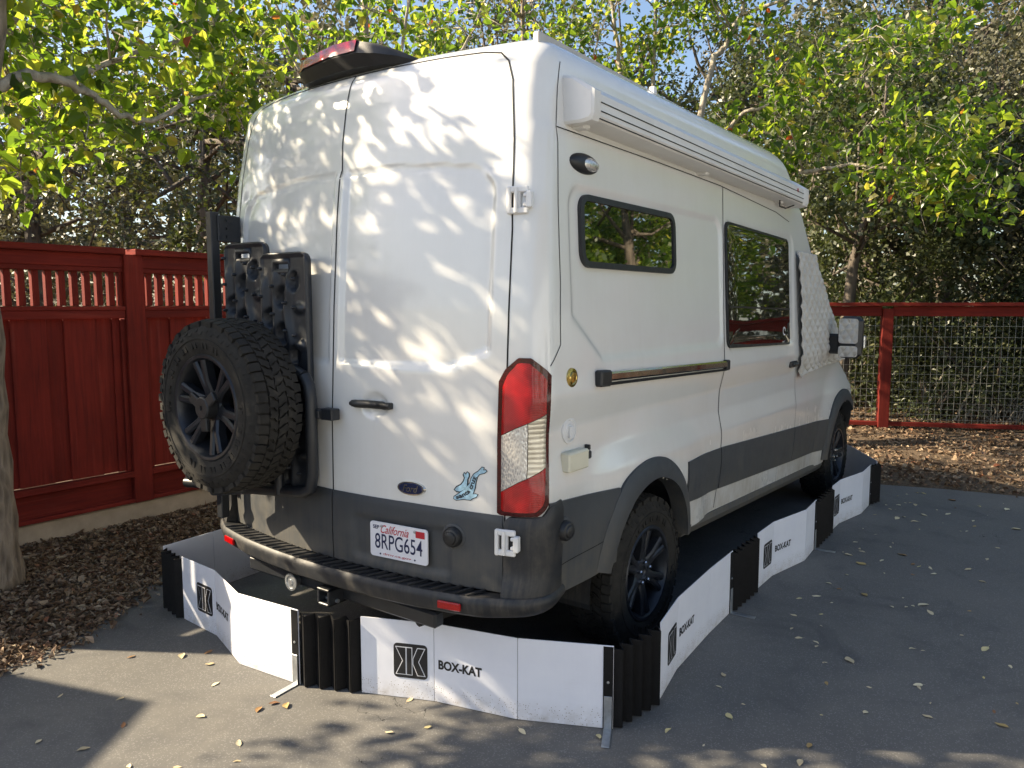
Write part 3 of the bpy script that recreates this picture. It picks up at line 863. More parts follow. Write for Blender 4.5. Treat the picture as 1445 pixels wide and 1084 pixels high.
# ---- grey cladding
def lin(pts): return ipf(pts)
RT = lin([(0, .886), (.45, .888), (.9, .882)])
def platedip(y, z):
    sd = rrect_sd(y, z, -.385, .705, .265, .105, .04); return -.012 * (1 - sstep(-.03, .005, sd))
for sg in (-1, 1):
    def fn(u, v):
        s = .004 + u * (.872 - .004); zb = .572; return s, zb + v * (RT(s) - zb)
    def offn(u, v):
        s, z = fn(u, v); o_ = .010 - .006 * sstep(.93, 1.0, v)
        return o_ + (platedip(-s, z) if sg < 0 else 0)
    patch('door_cladding', fn, 70, 26, MAT['clad'], off=.01, sg=sg, offn=offn, th=.03, disp=False)
    # quarter cladding ahead of the bumper corner
    def fq(u, v):
        x = .17 + u * (.70 - .17); zt = np.interp(x, [.17, .4, .65, .72], [.936, .920, .905, .90]); zb = np.interp(x, [.17, .55, .72], [.530, .553, .560])
        z = zb + v * (zt - zb)
        return s_of_x(x, z), z
    patch('quarter_cladding', fq, 26, 24, MAT['clad'], off=.010, sg=sg, th=.03)
    ribbon('cladding_groove', SX([(.20, .655), (.56, .690)]), .0022, off=.0115, sg=sg)
    # band between the arches, split at the door
    zt_ = lin([(1.3, .892), (2.0, .885), (3.45, .813), (4.25, .775), (4.5, .765)]); zb_ = lin([(1.3, .68), (2.0, .640), (3.45, .560), (4.25, .525), (4.5, .52)])
    for x0, x1 in ((1.46, 1.972), (1.988, 3.445), (3.458, 4.37)):
        def fb_(u, v, x0=x0, x1=x1):
            x = x0 + u * (x1 - x0); z = zb_(x) + v * (zt_(x) - zb_(x)); return s_of_x(x, z), z
        patch('side_cladding', fb_, 30, 10, MAT['clad'], off=.009, sg=sg, th=.02, offn=lambda u, v: .009 + .004 * np.sin(v * math.pi))
    # sill step
    mb = MB(); xsill = np.linspace(1.5, 4.36, 24)
    for prof in (0,):
        ringp = []
        for x in xsill:
            zz = float(zbot(x)); yy = float(Wz(zz))
            ringp.append([(x, sg * (yy + dy), zz + dz) for dy, dz in ((.012, .012), (.016, -.02), (.0, -.055), (-.09, -.06), (-.09, .0), (-.02, .015))])
        n = 6; V = [p for r_ in ringp for p in r_]
        F = [(i * n + k, i * n + (k + 1) % n, (i + 1) * n + (k + 1) % n, (i + 1) * n + k) for i in range(len(ringp) - 1) for k in range(n)]
        F += [tuple(range(n)), tuple((len(ringp) - 1) * n + k for k in range(n))]
        mb.add(V, F)
    fixn(mb.build('sill_step', MAT['clad'], van))
    # wheel arches
    for cx in WHX:
        ax, az = cx - .034, .40
        ro = lin([(-20, .455), (0, .472), (45, .532), (80, .577), (120, .602), (160, .556), (180, .548), (200, .548)])
        ri = lin([(-20, .408), (0, .42), (45, .45), (90, .487), (120, .492), (150, .455), (180, .445), (200, .445)])
        nth, nrr = 48, 6; V = []; F = []
        for i in range(nth):
            a0_, a1_ = (13, 163) if cx < 2 else (2, 176); a = a0_ + (a1_ - a0_) * i / (nth - 1)
            for j in range(nrr + 2):
                k = min(j / nrr, 1); r_ = ri(a) + (ro(a) - ri(a)) * (1 - k)
                x = ax + r_ * math.cos(rad(a)); z = az + r_ * math.sin(rad(a))
                p = sidept(x, max(z, .3), .012 + .012 * math.sin(k * math.pi * .8) + .012 * k, sg)
                if j == nrr + 1: p = np.array([p[0], p[1] - sg * .09, p[2]])
                V.append(p)
            # outer return edge
            p = sidept(ax + (ro(a) + .001) * math.cos(rad(a)), max(az + (ro(a) + .001) * math.sin(rad(a)), .3), -.004, sg); V.append(p)
        m = nrr + 3
        for i in range(nth - 1):
            for j in range(nrr + 1): F.append((i * m + j, (i + 1) * m + j, (i + 1) * m + j + 1, i * m + j + 1))
            F.append((i * m + m - 1, (i + 1) * m + m - 1, (i + 1) * m, i * m))
        mb = MB(); mb.add(V, F); fixn(mb.build('wheel_arch', MAT['clad'], van, True, autos=40))
        # wheel well liner
        mb = MB(); V = []; F = []
        for i in range(25):
            a = -10 + 200 * i / 24
            for yy in (.985, .60):
                V.append((ax + .485 * math.cos(rad(a)), sg * yy, max(.36, az + .485 * math.sin(rad(a)))))
        for i in range(24): F.append((2 * i, 2 * i + 1, 2 * i + 3, 2 * i + 2))
        b = len(V); V += [(ax + .485 * math.cos(rad(-10 + 200 * i / 24)), sg * .60, max(.36, az + .485 * math.sin(rad(-10 + 200 * i / 24)))) for i in range(25)]
        F.append(tuple(range(b, b + 25)))
        mb.add(V, F); mb.build('wheel_well', MAT['bumper'], van)

# ---- rear bumper: a step with corner pieces
bp = MB(); V = []; prof_n = 7; NB = 81
sB = np.linspace(-1.16, 1.16, NB)
for s in sB:
    a = abs(s); sg = -1 if s <= 0 else 1
    o_ = float(np.interp(a, [0, .55, .80, .95, 1.08, 1.16], [.125, .125, .115, .075, .040, .022]))
    zt = .575; zb = float(np.interp(a, [0, .5, .85, 1.16], [.488, .488, .492, .515]))
    pr = [(.0, zt - .012), (o_ - .010, zt), (o_, zt - .010), (o_ + .004, zt - .03), (o_ - .006, zb + .012), (o_ - .02, zb), (-.05, zb + .01)]
    V += [body_pt(a, z, of, sg, False) for of, z in pr]
F = [(i * 7 + k, i * 7 + (k + 1) % 7, (i + 1) * 7 + (k + 1) % 7, (i + 1) * 7 + k) for i in range(NB - 1) for k in range(7)]
F += [tuple(range(7)), tuple((NB - 1) * 7 + k for k in range(7))]
bp.add(V, F); bumper = fixn(bp.build('rear_bumper', MAT['bumper'], van, True, autos=35))
for k in range(31):                      # tread ribs on the step
    y = -.78 + 1.56 * k / 30
    sk = .02
    a = rearpt(y - sk if y - sk != 0 else .001, .5765, .018); b = rearpt(y + sk if abs(y + sk) > 1e-4 else .001, .5765, .104)
    mb = MB(); mb.bar(a, b, .010, .007); mb.build('step_rib', MAT['bumper'], bumper)
for sg in (-1, 1):
    def fc(u, v):
        s = .885 + u * (1.135 - .885); zb = .566; zt = np.interp(s, [.885, .90, 1.03, 1.06, 1.135], [.868, .884, .888, .925, .938]); return s, zb + v * (zt - zb)
    patch('bumper_corner', fc, 22, 14, MAT['bumper'], parent=bumper, off=.03, sg=sg, th=.05, offn=lambda u, v: .034 - .014 * u + .035 * (1 - sstep(0, .35, v)) * (1 - u) - .012 * sstep(.9, 1, v))
    mb = MB()
    y = sg * .70
    c = rearpt(y, .533, .122 + .008); d = Vector(rearpt(y + .05, .533, .122)) - Vector(rearpt(y - .05, .533, .122)); d.normalize()
    M = Matrix((Vector((d.y, -d.x, 0)), d, Vector((0, 0, 1)))).transposed()
    mb.box(c, (.012, .105, .032), M, .004); mb.build('reflector', MAT['red_lens'], bumper)

# ---- tail lights
for sg in (-1, 1):
    def shape(u, inset_=0.0):
        s = .850 + inset_ + u * (1.050 - .850 - 2 * inset_)
        top = np.interp(u, [0, .12, .38, .62, .9, 1], [1.415, 1.462, 1.508, 1.508, 1.462, 1.44]) - inset_
        bot = np.interp(u, [0, .06, .3, .8, .94, 1], [.897, .888, .888, .892, .915, .94]) + inset_
        return s, bot, top
    def fh(u, v):
        s, b, t_ = shape(u); return s, b + v * (t_ - b)
    tl = patch('tail_light', fh, 24, 12, MAT['red_lens_dark'], off=.014, sg=sg, th=.03)
    lo = lambda u: .985 + .098 * u; hi = lambda u: 1.205 + .085 * u
    def zone(f0, f1):
        def fn(u, v):
            s, b, t_ = shape(u, .019)
            z0 = b if f0 is None else f0(u); z1 = t_ if f1 is None else f1(u)
            return s, z0 + v * (z1 - z0)
        return fn
    bow = lambda u, v: .019 + .008 * np.sin(np.clip(u, 0, 1) * math.pi) ** .5
    patch('lens', zone(None, lambda u: lo(u) - .003), 20, 8, MAT['red_optic'], parent=tl, sg=sg, offn=bow, off=.02, th=.02)
    for ua, ub, mm in ((0, .60, 'clear_lens'), (.615, 1.0, 'pearl_optic')):
        zf = zone(lo, hi)
        patch('reversing_lens', lambda u, v: zf(ua + (ub - ua) * u, v), 12, 10, MAT[mm], parent=tl, sg=sg, offn=lambda u, v: bow(ua + (ub - ua) * u, v), off=.02, th=.02)
    patch('lens', zone(lambda u: hi(u) + .003, None), 20, 12, MAT['red_optic'], parent=tl, sg=sg, offn=bow, off=.02, th=.02)

# ---- hinges on the pillar edge
def frame_at(s, z, sg):
    p = Vector(body_pt(s, z, 0, sg, False)); a = Vector(body_pt(s + .02, z, 0, sg, False)) - Vector(body_pt(s - .02, z, 0, sg, False)); a.normalize()
    up = Vector((0, 0, 1)); n = a.cross(up) if sg < 0 else up.cross(a)
    n.normalize()
    if n.dot(Vector((-1, sg * 1, 0))) < 0: n = -n
    return p, a, up, n
for sg in (-1, 1):
    for zc, base in ((2.11, .0), (.79, .034)):
        p, a, up, n = frame_at(.905, zc, sg); M = Matrix((a, n, up)).transposed()
        mb = MB()
        q = lambda da, dn, dz: p + a * da + n * (dn + base) + up * dz
        mb.box(q(-.042, .012, 0), (.016, .020, .105), M, .004)
        mb.box(q(-.005, .010, .040), (.080, .016, .024), M, .004); mb.box(q(-.005, .010, -.040), (.080, .016, .024), M, .004)
        mb.box(q(-.006, .008, 0), (.020, .014, .070), M, .003)
        mb.box(q(.042, .016, .0), (.022, .030, .062), M, .004); mb.box(q(.028, .012, .018), (.022, .02, .014), M, .003); mb.box(q(.028, .012, -.018), (.022, .02, .014), M, .003)
        mb.tube([q(-.012, .020, -.047), q(-.012, .020, .047)], .007, 8)
        mb.build('hinge', MAT['hinge_white'], van)

# ---- rear door handle, emblem, sticker, plate, sensors
mb = MB(); Pn = [rearpt(y, 1.288, .022) for y in np.linspace(-.135, -.355, 9)]
mb.tube(Pn, [.010, .0165, .0175, .0175, .0175, .0175, .0175, .0165, .011], 10); mb.box(rearpt(-.15, 1.288, .010), (.03, .03, .028), None, .004); mb.box(rearpt(-.34, 1.288, .010), (.03, .03, .028), None, .004)
mb.build('door_handle', MAT['black_plastic'], van, True, autos=40)
def oval(mb, yc, zc, ry, rz, o0, o1, n=40):
    P0 = [rearpt(yc + ry * math.cos(2 * math.pi * k / n), zc + rz * math.sin(2 * math.pi * k / n), o0) for k in range(n)]
    P1 = [rearpt(yc + ry * .93 * math.cos(2 * math.pi * k / n), zc + rz * .93 * math.sin(2 * math.pi * k / n), o1) for k in range(n)]
    mb.add(P0 + P1, [(k, (k + 1) % n, n + (k + 1) % n, n + k) for k in range(n)] + [tuple(range(n, 2 * n))])
mb = MB(); oval(mb, -.452, .950, .072, .031, .0, .009); em = fixn(mb.build('emblem', MAT['chrome'], van))
mb = MB(); oval(mb, -.452, .950, .062, .0245, .0085, .0112); fixn(mb.build('emblem_field', MAT['emblem_blue'], em))
mb = MB(); text_on(mb, 'Ford', lambda u, v: rearpt(u, v, .0125), -.078, .030, -.414, .935, shear=.35, offset=.01)
mb.build('emblem_lettering', MAT['chrome'], em)
def decal(px, py):      # sticker design coordinates to the door skin
    X = 620 + px / 13.55; Y = 640 + py / 13.55
    y = -.653 - .00325 * (X - 640); z = .999 + .0003 * (X - 640) - .0030 * (Y - 680); return y, z
whale = [(280, 850), (330, 880), (470, 860), (600, 875), (640, 840), (700, 820), (730, 775), (690, 765), (640, 765), (680, 650), (690, 560), (720, 450), (760, 400), (850, 380), (890, 345), (870, 325), (830, 330), (840, 285), (810, 275), (760, 330), (740, 350), (660, 400), (610, 480), (590, 560), (540, 620), (490, 680), (420, 730), (350, 780), (290, 820)]
calf = [(300, 690), (340, 640), (420, 600), (470, 540), (495, 470), (470, 410), (480, 380), (515, 410), (540, 365), (565, 390), (565, 440), (540, 490), (535, 560), (530, 620), (500, 670), (450, 700), (400, 720), (340, 715)]
mb = MB()
for poly in (calf, whale):
    cx = sum(p[0] for p in poly) / len(poly); cy = sum(p[1] for p in poly) / len(poly)
    n = len(poly); out = []
    for i in range(n):
        a, b = poly[i - 1], poly[(i + 1) % n]; d = (b[0] - a[0], b[1] - a[1]); l = math.hypot(*d); so = 22 if sum(poly[q - 1][0] * poly[q][1] - poly[q][0] * poly[q - 1][1] for q in range(n)) > 0 else -15; out.append((poly[i][0] + d[1] / l * so, poly[i][1] - d[0] / l * so))
    mb.add([rearpt(*decal(*p), .0016) for p in out], [tuple(range(n))])
stk = mb.build('sticker', MAT['ink_black'], van)
mb = MB()
for poly, o_ in ((calf, .0024), (whale, .0030)): mb.add([rearpt(*decal(*p), o_) for p in poly], [tuple(range(len(poly)))])
mb.build('sticker_print', MAT['decal_blue'], stk)
mb = MB()
path = [(330, 840), (450, 800), (545, 745), (610, 660), (645, 560), (690, 440)]
def along(u, v):
    k = np.interp(u, [0, 1], [0, 5]); i = int(min(4, k)); f = k - i
    x = path[i][0] + (path[i + 1][0] - path[i][0]) * f; y = path[i][1] + (path[i + 1][1] - path[i][1]) * f
    d = (path[i + 1][0] - path[i][0], path[i + 1][1] - path[i][1]); l = math.hypot(*d)
    return rearpt(*decal(x + d[1] / l * (v - .4) * 75, y - d[0] / l * (v - .4) * 75), .0038)
text_on(mb, 'santa cruz', along, 1, 1, 0, 0, offset=.035)
mb.build('sticker_lettering', MAT['ink_black'], stk)
# licence plate
pc = Vector(rearpt(-.393, .711, .006)); pa = .103
pu = Vector((math.sin(pa), -math.cos(pa), 0)); pn = Vector((-math.cos(pa), -math.sin(pa), 0)); pz = Vector((0, 0, 1))
def rr2(w, h, r, n=5):
    P = []
    for cx, cy, a0 in ((w / 2 - r, h / 2 - r, 0), (-w / 2 + r, h / 2 - r, 90), (-w / 2 + r, -h / 2 + r, 180), (w / 2 - r, -h / 2 + r, 270)):
        P += [(cx + r * math.cos(rad(a0 + 90 * k / n)), cy + r * math.sin(rad(a0 + 90 * k / n))) for k in range(n + 1)]
    return P
PL = lambda u, v, o_=0: pc + pu * u + pz * v + pn * o_
mb = MB(); mb.prism(rr2(.305, .152, .014), lambda p: PL(p[0], p[1], .010), lambda p: PL(p[0], p[1], .004)); plate = fixn(mb.build('licence_plate', MAT['plate_white'], van))
mb = MB(); text_on(mb, '8RPG654', lambda u, v: PL(u, v, .0112), .252, .067, -.126, -.040, offset=.005); text_on(mb, 'SEP', lambda u, v: PL(u, v, .0112), .034, .017, -.136, .045, offset=.02)
for x in (-.098, .086): mb.prism([(x + .004 * math.cos(k), -.062 + .004 * math.sin(k)) for k in np.arange(0, 6.2, .8)], lambda p: PL(p[0], p[1], .0114), lambda p: PL(p[0], p[1], .010))
mb.build('plate_number', MAT['ink_navy'], plate)
mb = MB(); text_on(mb, 'California', lambda u, v: PL(u, v, .0112), .150, .036, -.094, .030, shear=.45, offset=.006); mb.build('plate_state', MAT['ink_red'], plate)
mb = MB(); text_on(mb, 'dmv.ca.gov', lambda u, v: PL(u, v, .0112), .150, .013, -.082, -.068, offset=.004); mb.build('plate_website', MAT['ink_red'], plate)
mb = MB(); mb.prism([(.092, .036), (.138, .036), (.138, .064), (.092, .064)], lambda p: PL(p[0], p[1], .0116), lambda p: PL(p[0], p[1], .010))
mb.build('year_sticker', MAT['ink_red'], plate)
mb = MB()
for x in (-.088, .088): mb.lathe([(.0, .0065), (.004, .006), (.005, .0)], 10, Matrix.Translation(PL(x, .060, .010)) @ Matrix((pn, pu, pz)).transposed().to_4x4())
mb.build('plate_screw', MAT['galvanised'], plate)
def knob(name, p, n, r, mat, prof, parent=van):
    n = Vector(n).normalized(); y = n.cross(Vector((0, 0, 1))); y.normalize(); z_ = y.cross(n)
    mb = MB(); mb.lathe([(a * r, b * r) for a, b in prof], 28, Matrix.Translation(Vector(p)) @ Matrix((n, y, -z_)).transposed().to_4x4())
    return fixn(mb.build(name, mat, parent, True, autos=35))
for p, n in ((rearpt(-.66, .776, .006), (-1, -.2, .0)), (sidept(.255, .812, .012), (-.08, -1, 0))):
    k = knob('camera_bezel', p, n, .048, MAT['clad'], [(0, 1.15), (.12, 1.1), (.18, .95), (.18, 0)])
    knob('camera_housing', p, n, .044, MAT['black_plastic'], [(.1, .98), (.55, .92), (.75, .78), (.8, .62), (.95, .56), (1.0, .48), (1.0, 0)], k)

# ---- third brake light
mb = MB()
sec = [(.33, .0), (.325, .5), (.25, .9), (-.08, 1.0), (-.27, .55), (-.345, .12)]
YB = .045
st_ = [(.345, 2.742, 2.80, .05), (.33, 2.738, 2.823, .09), (.26, 2.735, 2.838, .115), (.05, 2.740, 2.858, .12), (-.10, 2.738, 2.852, .12), (-.20, 2.735, 2.825, .105), (-.30, 2.732, 2.785, .075), (-.36, 2.732, 2.752, .03)]
V = []
st_ = [(y + YB, z0 + .006, z0 + .006 + (z1 - z0) * .95, dp) for y, z0, z1, dp in st_]
def brx(y): return float(XR0(2.73)) + .085 + AB * y * y
for y, z0, z1, dp in st_:
    xb = brx(y)
    V += [(xb + .16, y, z0 - .012), (xb - dp * .78, y, z0), (xb - dp, y, z0 + (z1 - z0) * .5), (xb - dp * .86, y, z1), (xb + .16, y, z1 - .008)]
n = 5; F = [(i * n + k, i * n + (k + 1) % n, (i + 1) * n + (k + 1) % n, (i + 1) * n + k) for i in range(len(st_) - 1) for k in range(n)] + [tuple(range(n)), tuple((len(st_) - 1) * n + k for k in range(n))]
mb.add(V, F); bl = fixn(mb.build('high_brake_light', MAT['black_plastic'], van, True, autos=25))
mb = MB(); V = []
for y, z0, z1, dp in st_[1:5]:
    xb = brx(y); a = np.array((xb - dp, y, z0 + (z1 - z0) * .5)); b = np.array((xb - dp * .86, y, z1))
    V += [a + (b - a) * .04 + np.array((-.006, 0, .005)), a + (b - a) * .97 + np.array((-.006, 0, .006)), b + np.array((.06, 0, .004))]
F = [(i * 3 + k, i * 3 + k + 1, i * 3 + k + 4, i * 3 + k + 3) for i in range(3) for k in range(2)]
mb.add(V, F); fixn(mb.build('lens', MAT['red_optic'], bl, True))

# ---- side windows
def rr_patch(name, cx, cz, hx, hz, r, off, mat, parent=van, shear=0.0, dz=0.0, depth=.012, n=10, sg=-1, tilt=0.0):
    """rounded rectangle on the side skin, built as rings to its centre"""
    P = rr2(2 * hx, 2 * hz, r, 6); V = []; F = []; m = len(P); K = 6
    for k in range(K):
        f = 1 - k / K
        for u, v in P:
            x = cx + u * f; z = cz + v * f + tilt * u * f
            V.append(sidept(x, z, off, sg))
    V.append(sidept(cx, cz, off, sg)); c = len(V) - 1
    for k in range(K - 1):
        for i in range(m): F.append((k * m + i, k * m + (i + 1) % m, (k + 1) * m + (i + 1) % m, (k + 1) * m + i))
    for i in range(m): F.append(((K - 1) * m + i, (K - 1) * m + (i + 1) % m, c))
    b = len(V)
    for u, v in P: V.append(sidept(cx + u, cz + v + tilt * u, off - depth, sg))
    for i in range(m): F.append((i, b + i, b + (i + 1) % m, (i + 1) % m))
    mb = MB(); mb.add(V, F); return fixn(mb.build(name, mat, parent, True, autos=40))
def rr_ring(name, cx, cz, hx, hz, r, wd, o0, o1, mat, parent, tilt=0.0):
    P = rr2(2 * hx, 2 * hz, r, 6); Pi = rr2(2 * hx - 2 * wd, 2 * hz - 2 * wd, max(.005, r - wd), 6); m = len(P); V = []
    for pts, o_ in ((P, o0), (P, o1), (Pi, o1), (Pi, o0)):
        V += [sidept(cx + u, cz + v + tilt * u, o_) for u, v in pts]
    F = [(k * m + i, k * m + (i + 1) % m, (k + 1) * m + (i + 1) % m, (k + 1) * m + i) for k in range(3) for i in range(m)]
    mb = MB(); mb.add(V, F); return fixn(mb.build(name, mat, parent, True, autos=40))
wf = rr_ring('window', .905, 2.015, .462, .150, .065, .026, -.005, .018, MAT['black_plastic'], van)
rr_patch('pane', .905, 2.015, .440, .130, .045, .011, MAT['glass2'], wf)
sw = rr_patch('window', 2.655, 1.812, .610, .365, .05, .012, MAT['black_plastic'], tilt=-.022)
rr_patch('pane', 2.655, 1.812, .597, .350, .04, .0145, MAT['glass'], sw, tilt=-.022)
mb = MB(); mb.bar(sidept(2.08, 1.70, .018), sidept(3.24, 1.68, .018), .006, .010); mb.build('window_bar', MAT['black_plastic'], sw)
mb = MB(); V = []
for k in range(24):
    a = 2 * math.pi * k / 24
    for r_ in (.030, .020): V.append(sidept(3.12 + r_ * math.cos(a), 1.53 + r_ * math.sin(a), .0165))
mb.add(V, [(2 * k, 2 * k + 1, 2 * k + 3, 2 * k + 2) for k in range(20)]); mb.build('window_decal', MAT['hinge_white'], sw)

# ---- marker lamp, slide rail, fittings
def ell(name, x, z, rx, rz, dp, mat, parent=van, off=0.0):
    V = []; F = []; n = 24; K = 6
    for k in range(K):
        a = k / K * math.pi / 2
        for i in range(n):
            t = 2 * math.pi * i / n
            V.append(sidept(x + rx * math.cos(a) * math.cos(t), z + rz * math.cos(a) * math.sin(t), off + dp * math.sin(a)))
    V.append(sidept(x, z, off + dp)); c = len(V) - 1
    F = [(k * n + i, k * n + (i + 1) % n, (k + 1) * n + (i + 1) % n, (k + 1) * n + i) for k in range(K - 1) for i in range(n)] + [((K - 1) * n + i, (K - 1) * n + (i + 1) % n, c) for i in range(n)]
    mb = MB(); mb.add(V, F); return fixn(mb.build(name, mat, parent, True))
lm = ell('marker_lamp', .485, 2.286, .112, .042, .030, MAT['black_plastic'])
ell('lamp_lens', .505, 2.284, .072, .029, .022, MAT['clear_lens'], lm, .015)
mb = MB(); mb.bar(sidept(.60, 1.405, .012), sidept(1.985, 1.372, .012), .03, .040, ch=.008); rail = mb.build('slide_rail', MAT['chrome'], van)
mb = MB(); mb.bar(sidept(.60, 1.372, .010), sidept(1.985, 1.340, .010), .022, .010); mb.build('rail_slot', MAT['seam_rubber'], rail)
mb = MB(); mb.bar(sidept(.515, 1.402, .016), sidept(.606, 1.399, .016), .04, .070, ch=.008); mb.build('rail_end', MAT['black_plastic'], rail); mb = MB(); mb.bar(sidept(1.978, 1.366, .012), sidept(2.024, 1.366, .012), .032, .060, ch=.006); mb.build('rail_end', MAT['black_plastic'], rail)
knob('filler_cap', sidept(.331, 1.420, -.002), (0, -1, 0), .040, MAT['brass'], [(0, 1), (.2, .95), (.25, .7), (.18, .6), (.3, .5), (.34, 0)])
k = knob('shore_inlet', sidept(.345, 1.202, -.002), (0, -1, 0), .055, MAT['hinge_white'], [(0, 1), (.16, .97), (.2, .82), (.13, .78), (.13, .5), (.2, .45), (.2, 0)])
mb = MB(); mb.box(sidept(.345, 1.195, .014), (.026, .012, .05), None, .003); mb.build('inlet_latch', MAT['hinge_white'], k)
mb = MB(); mb.box(sidept(.362, 1.078, .016), (.155, .046, .080), None, .006); ob_ = mb.build('outlet_box', MAT['cream_plastic'], van)
mb = MB(); mb.box(sidept(.362, 1.108, .041), (.148, .006, .010), None, .002); mb.build('outlet_lip', MAT['cream_plastic'], ob_)
mb = MB(); mb.box(sidept(.470, 1.085, .012), (.022, .036, .034), None, .005); mb.box(sidept(.475, 1.115, .014), (.012, .026, .022), None, .003); mb.build('cable_clip', MAT['black_plastic'], van)
mb = MB(); mb.tube([sidept(x, 1.285 + 0 * x, .022) for x in (3.30, 3.34, 3.40, 3.44)], [.010, .015, .015, .010], 8); mb.box(sidept(3.37, 1.285, .006), (.15, .02, .045), None, .006); mb.build('door_handle', MAT['black_plastic'], van)

# ---- awning
aw = MB(); V = []; xs_ = [.335, .40, 1.2, 2.2, 3.25, 3.36]
def awn_prof(x, g=0.0):
    zc = np.interp(x, [.3, 3.3], [2.493, 2.455]); y0 = -float(Wz(2.5)) + .01; yo = -1.092 - g
    return [(x, y0, zc + .115 + g), (x, y0 - .05, zc + .105 + g), (x, yo + .028, zc + .062 + g), (x, yo, zc + .042 + g), (x, yo, zc - .040), (x, yo + .012, zc - .058 - g), (x, yo + .05, zc - .064 - g), (x, y0, zc - .060 - g)]
for x in xs_[1:-1]: V += awn_prof(x)
n = 8; m = len(xs_) - 2
F = [(i * n + k, i * n + (k + 1) % n, (i + 1) * n + (k + 1) % n, (i + 1) * n + k) for i in range(m - 1) for k in range(n)] + [tuple(range(n)), tuple((m - 1) * n + k for k in range(n))]
aw.add(V, F); awn = fixn(aw.build('awning', MAT['awning_white'], van, True, autos=30))
for x0, x1 in ((.345, .415), (3.24, 3.36)):
    mb = MB(); V = awn_prof(x0 + (.012 if x0 < 1 else 0), -.004) + awn_prof(x0 + .02, .007) + awn_prof(x1 - .02, .007) + awn_prof(x1 - (.012 if x0 > 1 else 0), -.004 if x0 > 1 else .007)
    F = [(i * n + k, i * n + (k + 1) % n, (i + 1) * n + (k + 1) % n, (i + 1) * n + k) for i in range(3) for k in range(n)] + [tuple(range(n)), tuple(3 * n + k for k in range(n))]
    mb.add(V, F); fixn(mb.build('awning_end_cap', MAT['awning_white'], awn, True, autos=30))
mb = MB()
for dz, dy in ((.012, .0015), (-.022, .0015), (-.050, -.004)):
    a = np.array(awn_prof(.417)[3]); b = np.array(awn_prof(3.24)[3]); o_ = np.array((0, -dy, dz - .042))
    mb.bar(a + o_, b + o_, .002, .004)
mb.build('awning_groove', MAT['seam_rubber'], awn)
mb = MB(); mb.bar((.37, -1.035, 2.437), (3.2, -1.035, 2.398), .05, .006); mb.build('awning_lead_rail', MAT['roof_rail_grey'], awn)
mb = MB()
for x in (.44, 1.7, 3.0): mb = MB(); mb.box((x, -.985, 2.468 - .012 * x), (.05, .08, .10), None, .006); mb.build('awning_bracket', MAT['awning_white'], awn)
mb = MB(); mb.lathe([(0, .013), (.0015, .013), (.0015, 0)], 16, Matrix.Translation((3.10, -1.0925, 2.476)) @ Matrix.Rotation(-math.pi / 2, 4, 'Z')); mb.build('awning_badge', MAT['ink_red'], awn)
mb = MB(); mb.tube([(2.92, -1.03, 2.395), (3.02, -1.0, 2.37), (3.12, -1.01, 2.365), (3.2, -1.04, 2.39)], .005, 6); mb.build('awning_cable', MAT['black_plastic'], awn)
# roof fairing rail and vent
mb = MB(); mb.bar((.30, -.868, 2.745), (2.41, -.868, 2.715), .030, .075, ch=.004); mb.build('roof_rail', MAT['roof_rail_grey'], van)
mb = MB(); mb.box((1.30, -.89, 2.765), (.03, .03, .04), None, .004); mb.build('rail_clip', MAT['hinge_white'], van)

# ---- underside
mb = MB(); mb.box((2.9, 0, .47), (4.9, 1.55, .06), None, .01); mb.box((.5, 0, .50), (1.0, 1.5, .05), None, .01)
mb.build('underbody', MAT['under_dark'], van)
mb = MB(); mb.tube([(1.084, -.8, .39), (1.084, .8, .39)], .05, 12); mb.lathe([(-.13, .02), (-.1, .1), (0, .15), (.1, .1), (.13, .02)], 18, Matrix.Translation((1.084, 0, .39)))
mb.build('rear_axle', MAT['under_dark'], van, True)
mb = MB(); mb.bar((-.02, -.62, .43), (-.02, .62, .43), .06, .07, ch=.01); mb.build('hitch_beam', MAT['black_steel'], van)
mb = MB()
for dy, dz, sy, sz in ((0, .033, .078, .012), (0, -.033, .078, .012), (.033, 0, .012, .078), (-.033, 0, .012, .078)): mb.box((-.06, -.035 + dy, .425 + dz), (.15, sy, sz), None, .003)
mb.box((-.12, -.035, .425), (.02, .092, .092), None, .004) if False else None
mb.build('hitch_receiver', MAT['black_steel'], van)
mb = MB(); mb.tube([(-.09, -.085, .405), (-.09, .012, .405)], .009, 8); mb.build('hitch_pin', MAT['galvanised'], van)
c = knob('trailer_socket', (-.085, .245, .42), (-1, 0, 0), .043, MAT['galvanised'], [(-.8, .6), (-.2, .75), (0, .98), (.12, .95), (.14, .7), (.05, .66), (.05, .3), (.14, .28), (.14, 0)])
mb = MB(); mb.tube([(-.02, -.50, .40), (.5, -.62, .41), (1.5, -.55, .43)], .032, 10); mb.build('exhaust_pipe', MAT['under_dark'], van, True)

